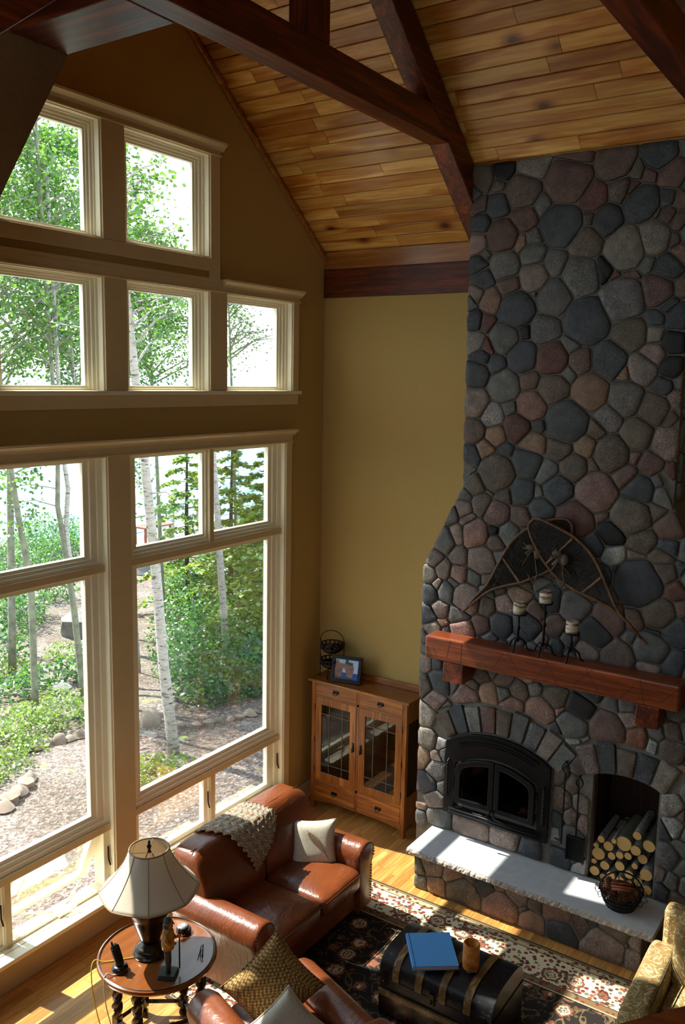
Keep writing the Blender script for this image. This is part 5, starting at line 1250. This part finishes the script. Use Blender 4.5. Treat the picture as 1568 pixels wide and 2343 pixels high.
stem = [(.62-.9*i/14+.05*math.sin(i*.4), -.62+1.2*i/14) for i in range(15)]
lp.tube([on_pillow(*q) for q in stem], .003, 4)
for i in range(3, 13):
    for s in (-1, 1):
        q = stem[i]; L = .42*math.sin(PI*(i-1)/13)
        lp.tube([on_pillow(q[0]-.15*k*L/3+s*.30*k*L/3, q[1]+.28*k*L/3+s*.15*k*L/3) for k in range(4)], .0016, 4)
lp.obj('leaf_print', plain('print_brown', (150, 116, 74), .9), pl)

# leather club chair in the foreground
ch = root('leather_armchair', (-3.30, -2.25, 0), 'brown leather armchair with pillows at the bottom of the picture', 'armchair', rz=R(-19))
MB().box(-3.55, -3.05, -2.62, -1.74, .07, .27).obj('base', M_lea, ch, bevel=.015)
roll_arm(ch, -3.09, -2.94, -2.72, -1.80, .60, .105, M_lea, parts=False); roll_arm(ch, -3.53, -3.72, -2.72, -1.70, .60, .115, M_lea, parts=False)
soft(-3.505, -3.045, -2.6, -1.72, .26, .46, .25, 30, 16, .4).obj('seat_cushion', M_lea, ch, smooth=True)
soft(-3.60, -2.95, -2.86, -2.58, .20, .74, .25, 30, 18, .35).obj('back_cushion', M_lea, ch, smooth=True)
for x in (-3.6, -2.98):
    for y in (-1.78, -2.66): MB().lathe([(.022, 0), (.03, .05), (.03, .075)], (x, y, 0), 12).obj('foot', M_darkwood, ch)
M_weave = NT('brown_weave')
def _we():
    m = M_weave; vo = m.n('TexVoronoi'); vo.inputs['Scale'].default_value = 60; vo.inputs['Randomness'].default_value = .25; m.l(m.coord(rnd=False), vo.inputs['Vector'])
    m.base(m.ramp(vo.outputs['Distance'], [(.15, lin((206, 166, 96))), (.65, lin((96, 66, 32)))])); m.set(.9); m.bump(vo.outputs['Distance'], -.9, .012)
_we(); M_weave = M_weave.m
pillow('throw_pillow', (-3.235, -2.0, .66), (.66, -.40, .60), (-.20, .52, .82), .44, .44, .17, M_weave, 'golden brown woven pillow standing on its corner in the leather armchair')
pillow('throw_pillow', (-3.385, -2.21, .585), (.60, -.45, .62), (-.35, .55, .74), .33, .33, .13, M_linen, 'off-white pillow in front of the brown woven one in the armchair')

# paisley armchair at the right edge
M_pais = NT('paisley_fabric')
def _pa():
    m = M_pais; v = m.coord(rnd=False); n = m.noise(v, 7, 3, .5, 2.5)
    wv = m.n('Math', operation='MULTIPLY'); wv.inputs[1].default_value = 34; m.l(n, wv.inputs[0]); sn = m.n('Math', operation='SINE'); m.l(wv.outputs[0], sn.inputs[0])
    c = m.ramp(sn.outputs[0], [(0, lin((150, 122, 74))), (.45, lin((168, 140, 88))), (.62, lin((116, 118, 92))), (.8, lin((204, 186, 136)))])
    c2 = m.ramp(m.noise(v, 12, 2), [(.58, (1, 1, 1)), (.66, (.82, .58, .42))]); c = m.mix(1.0, c, c2, 'MULTIPLY'); m.base(c); m.set(.9); m.bump(m.noise(v, 200, 2), .3, .004)
_pa(); M_pais = M_pais.m
pa = root('paisley_armchair', (-1.75, -4.1, 0), 'olive and tan paisley armchair cut off by the right edge', 'armchair')
MB().box(-2.1, -1.35, -4.42, -3.74, .05, .26).obj('base', M_pais, pa, bevel=.02, smooth=True, angle=50)
def parm(y0, y1):
    def shp(p):
        t = (p.x+2.16)/.9; return Vector((p.x, p.y, p.z-.045*max(0, 1-t)*(1 if p.z > .3 else 0)))
    o = soft(-2.16, -1.26, y0, y1, .04, .60, .28, 34, 20, .34).xf(shp).obj('arm', M_pais, pa, smooth=True)
    MB().tube([(-1.30, y0+.02, .575), (-1.5, y0+.012, .58), (-1.9, y0+.012, .56), (-2.12, y0+.025, .50), (-2.15, y0+.03, .3), (-2.15, y0+.03, .1)], .005, 6).obj('welt', plain('dark_welt', (70, 60, 40), .8), o, smooth=True)
parm(-3.86, -3.68); parm(-4.56, -4.38)
soft(-2.12, -1.42, -4.38, -3.86, .25, .46, .25, 32, 16, .4).obj('seat_cushion', M_pais, pa, smooth=True)
soft(-1.52, -1.24, -4.37, -3.85, .36, .86, .28, 30, 18, .32).obj('back_cushion', M_pais, pa, smooth=True)
MB().box(-1.30, -1.16, -4.50, -3.74, .05, .80).obj('back_frame', M_pais, pa, bevel=.04, smooth=True, angle=50)
for x in (-2.06, -1.24):
    for y in (-4.4, -3.78): MB().lathe([(.02, 0), (.026, .05)], (x, y, 0), 10).obj('foot', M_darkwood, pa)

# rug
def rug_mat(hx, hy):
    m = NT('floral_rug'); tc = m.n('TexCoord'); v = tc.outputs['Object']; sp = m.n('SeparateXYZ'); m.l(v, sp.inputs[0])
    def math_(op, a, b=None):
        x = m.n('Math', operation=op)
        for i, q in enumerate((a, b)):
            if q is None: continue
            if isinstance(q, (int, float)): x.inputs[i].default_value = q
            else: m.l(q, x.inputs[i])
        return x.outputs[0]
    d = math_('MINIMUM', math_('SUBTRACT', hx, math_('ABSOLUTE', sp.outputs[0])), math_('SUBTRACT', hy, math_('ABSOLUTE', sp.outputs[1])))
    band = m.ramp(d, [(0, lin((78, 62, 48))), (.022, lin((176, 150, 104))), (.03, lin((60, 36, 28))), (.036, lin((196, 176, 132))), (.085, lin((60, 36, 28))), (.093, lin((226, 210, 172))), (.36, lin((60, 36, 28))), (.37, lin((128, 98, 66))), (.425, lin((200, 178, 134))), (.435, lin((30, 22, 17)))], 'CONSTANT')
    fl = m.n('TexVoronoi'); fl.inputs['Scale'].default_value = 5.4; fl.inputs['Randomness'].default_value = .55; m.l(v, fl.inputs['Vector'])
    wob = m.noise(v, 40, 2); dist = math_('ADD', fl.outputs['Distance'], math_('MULTIPLY', math_('SUBTRACT', wob, .5), .30))
    ros = m.ramp(dist, [(0, lin((150, 60, 44))), (.09, lin((214, 196, 150))), (.15, lin((86, 98, 98))), (.20, lin((222, 204, 164))), (.27, lin((140, 84, 60))), (.36, lin((60, 40, 30)))], 'CONSTANT')
    rm = m.ramp(dist, [(0, (1, 1, 1)), (.40, (0, 0, 0))], 'CONSTANT')
    sm = m.n('TexVoronoi'); sm.inputs['Scale'].default_value = 27; m.l(v, sm.inputs['Vector']); hs = m.n('SeparateColor'); m.l(sm.outputs['Color'], hs.inputs[0])
    sc_ = m.ramp(hs.outputs[0], [(0, lin((128, 52, 40))), (.35, lin((92, 60, 44))), (.6, lin((112, 118, 96))), (.8, lin((150, 88, 60)))], 'CONSTANT')
    smk = m.ramp(math_('ADD', sm.outputs['Distance'], math_('MULTIPLY', math_('SUBTRACT', wob, .5), .25)), [(0, (1, 1, 1)), (.43, (0, 0, 0))], 'CONSTANT')
    vine = m.ramp(math_('ABSOLUTE', math_('SUBTRACT', m.noise(v, 6.5, 1, .5, .8), .5)), [(0, (1, 1, 1)), (.012, (0, 0, 0))], 'CONSTANT')
    inb = m.ramp(d, [(0, (0, 0, 0)), (.036, (1, 1, 1)), (.085, (0, 0, 0)), (.093, (1, 1, 1)), (.36, (0, 0, 0)), (.37, (1, 1, 1)), (.425, (0, 0, 0))], 'CONSTANT')
    inf = m.ramp(d, [(0, (0, 0, 0)), (.435, (1, 1, 1))], 'CONSTANT'); big = m.ramp(d, [(0, (0, 0, 0)), (.10, (1, 1, 1)), (.355, (0, 0, 0)), (.45, (1, 1, 1))], 'CONSTANT')
    c = m.mix(m.mix(1.0, inb, smk, 'MULTIPLY'), band, sc_)
    c = m.mix(m.mix(1.0, inf, vine, 'MULTIPLY'), c, lin((112, 92, 60)))
    hf = m.ramp(hs.outputs[1], [(0, (0, 0, 0)), (.72, (1, 1, 1))], 'CONSTANT')
    c = m.mix(m.mix(1.0, m.mix(1.0, inf, smk, 'MULTIPLY'), hf, 'MULTIPLY'), c, lin((96, 74, 50)))
    c = m.mix(m.mix(1.0, rm, big, 'MULTIPLY'), c, ros); m.base(c); m.set(.95); m.bump(m.noise(v, 260, 2), .5, .006); return m.m
RX0, RX1, RY0, RY1 = -3.08, -1.045, -4.5, -.93
o = MB().cbox(-(RX1-RX0)/2, (RX1-RX0)/2, -(RY1-RY0)/2, (RY1-RY0)/2, 0, .011, .003).obj('area_rug', rug_mat((RX1-RX0)/2, (RY1-RY0)/2), None, world=False)
o.location = ((RX0+RX1)/2, (RY0+RY1)/2, .0005); tag(o, 'floral area rug with cream border and near-black field', 'rug')

# trunk
tr = root('steamer_trunk', (-2.09, -2.61, .012), 'black domed steamer trunk with wooden straps used as coffee table', 'trunk')
M_tblack = NT('scuffed_black')
def _tb():
    m = M_tblack; n = m.noise(m.coord(), 26, 6, .75); m.base(m.ramp(n, [(.58, lin((26, 26, 30))), (.68, lin((96, 78, 58)))])); m.set(.34, .2, .5); m.bump(n, .2, .004)
_tb(); M_tblack = M_tblack.m
M_strapw = wood('trunk_strap', (92, 66, 34), (140, 108, 60), (176, 140, 86), 0, 2, .35, .1, coat=.2)
TX0, TX1, TY0, TY1 = -2.355, -1.85, -3.01, -2.205
MB().box(TX0, TX1, TY0, TY1, .012, .288).obj('body', M_tblack, tr, bevel=.004)
def lid_prof(d): 
    P = [(TX0-d, .292)]
    for i in range(15):
        a = PI*(1-i/14); P.append(((TX0+TX1)/2+(.252+d)*sgn(math.cos(a), .62), .315+(.135+d)*sgn(math.sin(a), .8)))
    return P+[(TX1+d, .292)]
MB().prism(lid_prof(0), 1, TY0, TY1).obj('lid', M_tblack, tr, smooth=True, angle=35)
for y in (-2.33, -2.50, -2.67, -2.845):
    outer, inner = lid_prof(.010), lid_prof(-.002); n = len(outer); mb = MB(); vs = []; fs = []
    for yy in (y-.024, y+.024): vs += [(p[0], yy, p[1]) for p in outer]+[(p[0], yy, p[1]) for p in inner]
    for i in range(n-1): fs += [(i, i+1, 2*n+i+1, 2*n+i), (i+1, i, n+i, n+i+1), (2*n+i, 2*n+i+1, 3*n+i+1, 3*n+i)]
    fs += [(0, 2*n, 3*n, n), (n-1, 2*n-1, 4*n-1, 3*n-1)]
    mb.add(vs, fs).obj('strap', M_strapw, tr, smooth=True, angle=40)
MB().box(TX0-.022, TX0-.001, TY0, TY1, .165, .205).obj('wooden_rail', M_strapw, tr, bevel=.004)
MB().box(TX0-.006, TX0-.001, TY0, TY1, .03, .16).obj('front_panel', M_darkwood, tr)
for y in (-2.25, -2.60, -2.95): MB().box(TX0-.014, TX0-.001, y-.018, y+.018, .24, .325).ball((TX0-.016, y, .27), .012, 8, 6).obj('latch', M_bronze, tr)
for y in (TY0, TY1): MB().box(TX0-.004, TX1+.004, y-.006, y+.006, .280, .296).obj('lid_band', M_bronze, tr)
# book on the trunk
bk = root('blue_book', (-2.175, -2.495, .462), 'square bright blue hardback book lying on the trunk', 'book', rz=R(-52.5))
M_blue = plain('blue_cloth', (84, 156, 224), .55, var=.03, bump=.2, bscale=300)
bw, bh = .148, .172
MB().cbox(-bw, bw, -bh, bh, .024, .029, .001).obj('front_cover', M_blue, bk, world=False); MB().cbox(-bw, bw, -bh, bh, 0, .004, .001).obj('back_cover', M_blue, bk, world=False)
MB().box(-bw+.002, bw-.005, -bh+.005, bh-.005, .004, .024).obj('pages', plain('book_pages', (196, 168, 160), .8), bk, world=False)
MB().cbox(-bw-.005, -bw+.003, -bh, bh, 0, .029, .002).obj('spine', M_blue, bk, world=False)
MB().box(-bw+.012, -bw+.018, -bh, bh, .0285, .0293).obj('hinge_groove', plain('blue_groove', (34, 84, 150), .6), bk, world=False)
tl = MB()
for row, (n, y, g) in enumerate(((9, .052, .0125), (7, .036, .008), (15, .026, .0085))):
    for k in range(n):
        if random.random() < .1: continue
        x = -.005+(k-(n-1)/2)*g; h = .0062 if row != 1 else .004; tl.box(x-.0012, x+.0002, y-h/2, y+h/2, .029, .0293); tl.box(x-.0012, x+.0028, y+h/2-.001, y+h/2, .029, .0293)
        if k % 2: tl.box(x-.0012, x+.0026, y-h/2, y-h/2+.001, .029, .0293)
        else: tl.box(x+.002, x+.003, y-h/2, y+h/2, .029, .0293)
tl.obj('stamped_lettering', plain('pale_blue_stamp', (120, 160, 204), .5), bk, world=False)
# pillar candle on a glass foot
cx, cy, cz = -2.165, -2.772, .452
cdl = root('amber_candle', (cx, cy, cz), 'amber marbled pillar candle burnt hollow on the trunk', 'candle')
M_amber = NT('amber_wax')
def _am():
    m = M_amber; n = m.noise(m.coord(), 22, 5, .7); m.base(m.ramp(n, [(.35, lin((150, 78, 26))), (.6, lin((206, 136, 62)))])); m.set(.35); m.b.inputs['Subsurface Weight'].default_value = .25; m.b.inputs['Subsurface Radius'].default_value = (.03, .012, .004)
_am(); M_amber = M_amber.m
MB().lathe([(.052, cz+.022), (.055, cz+.03), (.054, cz+.185), (.049, cz+.194), (.040, cz+.190), (.034, cz+.165), (.028, cz+.145), (.002, cz+.14)], (cx, cy, 0), 26).obj('wax', M_amber, cdl, smooth=True, angle=50)
MB().lathe([(.04, cz), (.046, cz+.008), (.038, cz+.016), (.05, cz+.0215), (.002, cz+.0215)], (cx, cy, 0), 24).obj('glass_foot', M_glass, cdl, smooth=True)
MB().tube([(cx, cy, cz+.14), (cx+.003, cy, cz+.158)], .0016, 5).obj('wick', M_iron, cdl)

# ------------------------------------------------------------ side table and what stands on it
TC = Vector((-3.323, -1.127, 0)); TZ = .560
tb = root('side_table', (TC.x, TC.y, 0), 'round dark walnut side table on barley-twist legs', 'table')
MB().lathe([(.005, TZ-.03), (.36, TZ-.03), (.374, TZ-.022), (.378, TZ-.010), (.374, TZ+.004), (.366, TZ+.008), (.358, TZ+.006), (.352, TZ), (.005, TZ)], (TC.x, TC.y, 0), 64).obj('table_top', M_table, tb, smooth=True, angle=30)
MB().tube([(TC.x+.362*math.cos(2*PI*i/48), TC.y+.362*math.sin(2*PI*i/48), TZ+.006) for i in range(48)], .005, 6, closed=True).obj('rim_bead', M_darkwood, tb, smooth=True)
er, ed = Vector((.558, -.83, 0)), Vector((.83, .558, 0)); LG = []
for r_, d_ in ((-.26, -.02), (-.10, -.15), (.13, .16), (.27, .02), (-.13, .15)):
    p = TC+er*r_+ed*d_; LG.append(p)
    l_ = MB().cbox(p.x-.026, p.x+.026, p.y-.026, p.y+.026, .455, .53, .004).cbox(p.x-.026, p.x+.026, p.y-.026, p.y+.026, .06, .13, .004)
    for ph in (0, PI):
        l_.tube([(p.x+.016*math.cos(ph+i*.42), p.y+.016*math.sin(ph+i*.42), .128+i*.0105) for i in range(32)], .021, 8)
    l_.lathe([(.014, 0), (.03, .014), (.03, .03), (.018, .05), (.022, .062)], (p.x, p.y, 0), 12)
    l_.obj('leg', M_darkwood, tb, smooth=True, angle=40)
for a, b in ((0, 1), (1, 3), (2, 3), (0, 4), (4, 2)):
    p, q = LG[a], LG[b]; MB().tube([(p.x, p.y, .095), (q.x, q.y, .095)], .017, 4).obj('stretcher', M_darkwood, tb); MB().tube([(p.x, p.y, .50), (q.x, q.y, .50)], .026, 4).obj('apron', M_darkwood, tb)
# lamp
lx, ly = -3.342, -1.085; LZ = TZ+.001
lm = root('table_lamp', (lx, ly, LZ), 'table lamp with cream bell shade and dark urn base', 'lamp')
M_urn = NT('urn_bronze')
def _ur():
    m = M_urn; n = m.noise(m.coord((6, 6, 1)), 3, 3); m.base(m.ramp(n, [(.4, lin((28, 24, 18))), (.7, lin((70, 56, 30)))])); m.set(.24, .55, .5)
_ur(); M_urn = M_urn.m
MB().lathe([(.11, 0), (.114, .012), (.104, .026), (.098, .03), (.094, .045), (.080, .056), (.072, .060), (.06, .074), (.048, .084)], (lx, ly, LZ), 40).obj('foot', M_urn, lm, smooth=True, angle=40)
MB().lathe([(r_, z_ if z_ > .45 else .083+(z_-.093)*.85) for r_, z_ in [(.046, .093), (.056, .104), (.066, .114), (.070, .13), (.098, .22), (.116, .29), (.121, .315), (.126, .322), (.13, .334), (.15, .372), (.154, .385), (.15, .394), (.12, .40), (.05, .41), (.03, .44)]], (lx, ly, LZ), 40).obj('urn', M_urn, lm, smooth=True, angle=40)
M_shade = NT('shade_fabric')
def _sh():
    m = M_shade; t = m.t; m.base(lin((226, 216, 196))); m.set(.9); m.bump(m.noise(m.coord(), 300, 2), .2, .002)
    tl_ = m.n('BsdfTranslucent'); tl_.inputs[0].default_value = lin((226, 208, 176)); mx = m.n('MixShader'); mx.inputs[0].default_value = .28
    m.l(m.b.outputs[0], mx.inputs[1]); m.l(tl_.outputs[0], mx.inputs[2]); m.l(mx.outputs[0], t.nodes['Material Output'].inputs[0])
_sh(); M_shade = M_shade.m
def shr(f): return .122+(.31-.122)*(.42*f+.58*f*f)
z0s, z1s = LZ+.440, LZ+.712
NP = 8
def shade(u, v):
    a = 2*PI*u+.3; r_ = shr(v); k = (a*NP/(2*PI)) % 1; r_ *= 1-.035*v*math.sin(PI*k)
    return (lx+r_*math.cos(a), ly+r_*math.sin(a), z1s+(z0s-z1s)*v)
MB().grid(shade, 96, 18, wrap=True).obj('shade', M_shade, lm, smooth=True, solid=.003)
M_pipe = plain('shade_piping', (150, 128, 96), .8)
for k in range(NP):
    a = 2*PI*k/NP; MB().tube([(lx+(shr(i/12)+.002)*math.cos(a), ly+(shr(i/12)+.002)*math.sin(a), z1s+(z0s-z1s)*i/12) for i in range(13)], .0028, 5).obj('panel_seam', M_pipe, lm)
for f, zz in ((0, z1s), (1, z0s)): MB().tube([shade(i/64, f) for i in range(64)], .0055, 6, closed=True).obj('trim_ring', M_pipe, lm, smooth=True)
sp = MB()
for k in range(3): a = 2*PI*k/3+.6; sp.tube([(lx, ly, z1s-.03), (lx+.118*math.cos(a), ly+.118*math.sin(a), z1s-.004)], .003, 5)
sp.obj('spider', M_candle, lm)
MB().tube([(lx+.05*math.sin(R(q)), ly, LZ+.54+.15*math.cos(R(q))) for q in range(-150, 151, 20)], .003, 5).obj('harp', M_bronze, lm)
MB().lathe([(.006, 0), (.012, .012), (.006, .02), (.012, .035), (.015, .045), (.006, .06), (.009, .07), (.002, .085)], (lx, ly, z1s-.03), 12).obj('finial', M_bronze, lm, smooth=True)
MB().lathe([(.012, .34), (.016, .40), (.028, .44), (.03, .48), (.02, .51), (.002, .52)], (lx, ly, LZ), 16).obj('bulb', M_candle, lm, smooth=True)
# phone
ph = root('cordless_phone', (-3.575, -1.062, TZ+.001), 'black cordless phone standing in its cradle on the side table', 'phone')
M_plast = plain('black_plastic', (20, 20, 22), .25)
MB().lathe([(.048, 0), (.052, .012), (.048, .028), (.036, .038), (.022, .04), (.004, .04)], (-3.575, -1.062, TZ+.001), 24).obj('cradle', M_plast, ph, smooth=True, angle=40)
hs_ = soft(-3.602, -3.548, -1.082, -1.048, TZ+.034, TZ+.17, .4, 16, 12, .35).xf(lambda p: p+Vector((-.015, .035, 0))*((p.z-TZ-.034)/.136)).obj('handset', M_plast, ph, smooth=True)
MB().tube([(-3.604, -1.03, TZ+.165), (-3.607, -1.026, TZ+.197)], .006, 8).obj('antenna', M_plast, hs_)
MB().ball((-3.612, -1.042, TZ+.145), .009, 8, 6).obj('button', M_steel, hs_)
# carved figure
fx, fy, fz = -3.435, -1.335, TZ+.001
fg = root('carved_figurine', (fx, fy, fz), 'carved wooden figurine of a walker in yellow jacket holding a staff', 'figurine')
M_grn = plain('dark_green_paint', (36, 44, 42), .4); M_yel = plain('ochre_paint', (170, 120, 36), .45, var=.2); M_slate = plain('slate_paint', (62, 66, 66), .5, var=.15); M_skin = plain('carved_skin', (156, 104, 66), .5)
def fq(mb): return mb.xf(lambda p: Vector((fx, fy, fz))+rot((p.x*.95, p.y*.95, p.z*.86), 'Z', R(-62)))
fq(MB().cbox(-.058, .058, -.055, .055, 0, .016, .002)).obj('base_book', M_grn, fg, bevel=.001); fq(MB().cbox(-.052, .054, -.05, .05, .016, .032, .002)).obj('base_book', M_slate, fg)
fq(MB().tube([(-.002, .014, .032), (0, .016, .10), (-.004, .013, .19), (0, .010, .24)], [.015, .018, .021, .028], 10).tube([(.008, -.016, .032), (.006, -.017, .10), (0, -.015, .19), (0, -.010, .24)], [.015, .018, .021, .028], 10)).obj('trousers', M_slate, fg, smooth=True)
fq(MB().tube([(0, 0, .215), (0, 0, .25), (.002, 0, .31), (.004, 0, .352), (.008, 0, .372)], [.040, .042, .040, .036, .018], 14)).obj('jacket', M_yel, fg, smooth=True)
for s in (-1, 1):
    fq(MB().tube([(.004, s*.036, .352), (.006, s*.052, .30), (.034, s*.05, .262), (.058, s*.034 if s > 0 else s*.046, .285)], [.015, .014, .012, .010], 8).ball((.062, s*.034 if s > 0 else s*.046, .29), .011, 8, 6)).obj('arm', M_yel, fg, smooth=True)
fq(MB().tube([(.008, 0, .368), (.009, 0, .385)], .013, 8).ball((.012, 0, .410), .026, 14, 10, (.95, .85, 1.2)).tube([(.034, 0, .415), (.045, 0, .402)], [.006, .004], 6).ball((.026, 0, .385), .012, 8, 6)).obj('head', M_skin, fg, smooth=True)
for s in (-1, 1): fq(MB().ball((.033, s*.009, .418), .0035, 6, 4)).obj('eye', M_plast, fg)
fq(MB().ball((.002, 0, .418), .030, 14, 10, (.95, 1, 1.12)).ball((-.010, 0, .388), .024, 10, 8, (.9, 1.05, 1.2))).obj('hair', M_slate, fg, smooth=True)
fq(MB().tube([(.066, .036, .034), (.066, .035, .34)], .005, 6)).obj('staff', M_darkwood, fg)
# spectacles
gx, gy, gz_ = -3.16, -1.365, TZ+.002
gl = root('eyeglasses', (gx, gy, gz_), 'folded wire eyeglasses lying on the side table', 'eyeglasses', rz=R(40))
for s in (-1, 1): MB().tube([(s*.033+.023*math.cos(2*PI*i/16), .0, .016+.015*math.sin(2*PI*i/16)) for i in range(16)], .0028, 5, closed=True).obj('lens_rim', M_iron, gl, world=False)
MB().tube([(-.012, 0, .02), (0, -.004, .023), (.012, 0, .02)], .0016, 5).obj('bridge', M_iron, gl, world=False)
for s in (-1, 1): MB().tube([(s*.056, 0, .019), (s*.05, .012, .012), (-s*.045, .02+.006*s, .002), (-s*.06, .022+.006*s, .002)], .0026, 5).obj('temple', M_iron, gl, world=False)
# round gadget
qx, qy = -3.075, -1.115
gd = root('round_gadget', (qx, qy, TZ+.001), 'round black gadget with a silver top near the sofa arm', 'gadget')
MB().lathe([(.042, 0), (.05, .008), (.05, .024), (.044, .032), (.004, .034)], (qx, qy, TZ+.001), 24).obj('body', M_plast, gd, smooth=True, angle=40)
M_silver = plain('silver_plastic', (190, 192, 196), .2, .6)
soft(qx-.04, qx+.032, qy-.03, qy+.034, TZ+.030, TZ+.056, .7, 16, 10).obj('silver_lid', M_silver, gd, smooth=True)
MB().tube([(qx-.05, qy-.03, TZ+.02), (qx-.054, qy-.045, TZ+.02), (qx-.04, qy-.052, TZ+.018)], .006, 6).obj('red_tab', plain('red_plastic', (170, 40, 34), .4), gd)
# cords
def cord(name, pts, c, label):
    P = [Vector(p) for p in pts]; out = []
    for i in range(len(P)-1):
        p0, p1, p2, p3 = P[max(0, i-1)], P[i], P[i+1], P[min(len(P)-1, i+2)]
        for k in range(6):
            u = k/6; out.append(.5*((2*p1)+(p2-p0)*u+(2*p0-5*p1+4*p2-p3)*u*u+(3*p1-p0-3*p2+p3)*u**3))
    out.append(P[-1]); tag(MB().tube(out, .0036, 6).obj(name, plain(name+'_skin', c, .5), None, smooth=True), label, 'cord')
cord('lamp_cord', [(-3.44, -1.05, TZ+.006), (-3.50, -1.0, TZ+.006), (-3.585, -.93, TZ+.008), (-3.625, -.885, TZ+.022), (-3.665, -.90, TZ-.03), (-3.67, -.93, .35), (-3.64, -.97, .14), (-3.55, -1.04, .02), (-3.40, -1.0, .006)], (214, 178, 46), 'yellow lamp cord running over the edge of the side table')
cord('phone_cord', [(-3.61, -1.09, TZ+.008), (-3.64, -1.065, TZ+.008), (-3.668, -1.045, TZ+.024), (-3.69, -1.045, TZ-.03), (-3.68, -1.06, .34), (-3.62, -1.08, .12), (-3.52, -1.12, .006), (-3.44, -1.18, .006)], (206, 200, 190), 'thin white phone cord hanging off the side table')

# ------------------------------------------------------------ loft edge beside the camera
lr = root('loft_railing', (-6.2, -4.66, 2.6), 'brown wooden loft handrail across the bottom right corner', 'railing')
ra, rb = Vector((-6.62, -4.33, 0)), Vector((-4.9, -5.60, 0))
rd = (rb-ra).normalized(); rn = Vector((-rd.y, rd.x, 0))
def along(s, d, z): q = ra+rd*s+rn*d; return (q.x, q.y, z)
L_ = (rb-ra).length
mb = MB(); pr = [(-.045, 3.510), (-.05, 3.545), (-.04, 3.573), (0, 3.581), (.04, 3.573), (.05, 3.545), (.045, 3.510)]
vs = [along(s, d, z) for s in (0, L_) for d, z in pr]; n = len(pr)
mb.add(vs, [(i, n+i, n+(i+1) % n, (i+1) % n) for i in range(n)]+[tuple(range(n)), tuple(range(2*n-1, n-1, -1))]).obj('handrail', M_mantel, lr, smooth=True, angle=50)
for s in (.05, L_-.05): MB().box(*[c for q in zip((along(s, 0, 0)[0]-.035, along(s, 0, 0)[1]-.035), (along(s, 0, 0)[0]+.035, along(s, 0, 0)[1]+.035)) for c in q], 2.6, 3.511).obj('newel_post', M_mantel, lr)
for k in range(1, 14): q = along(L_*k/14, 0, 0); MB().box(q[0]-.014, q[0]+.014, q[1]-.014, q[1]+.014, 2.6, 3.512).obj('baluster', M_mantel, lr)
fl2 = MB().prism([along(-.3, .12, 0)[:2], along(L_+.6, .12, 0)[:2], (-4.2, -8.55), (-8.45, -8.55), (-8.45, -3.3)], 2, 2.42, 2.6)
struct(fl2.obj('floor_loft', M_floor))
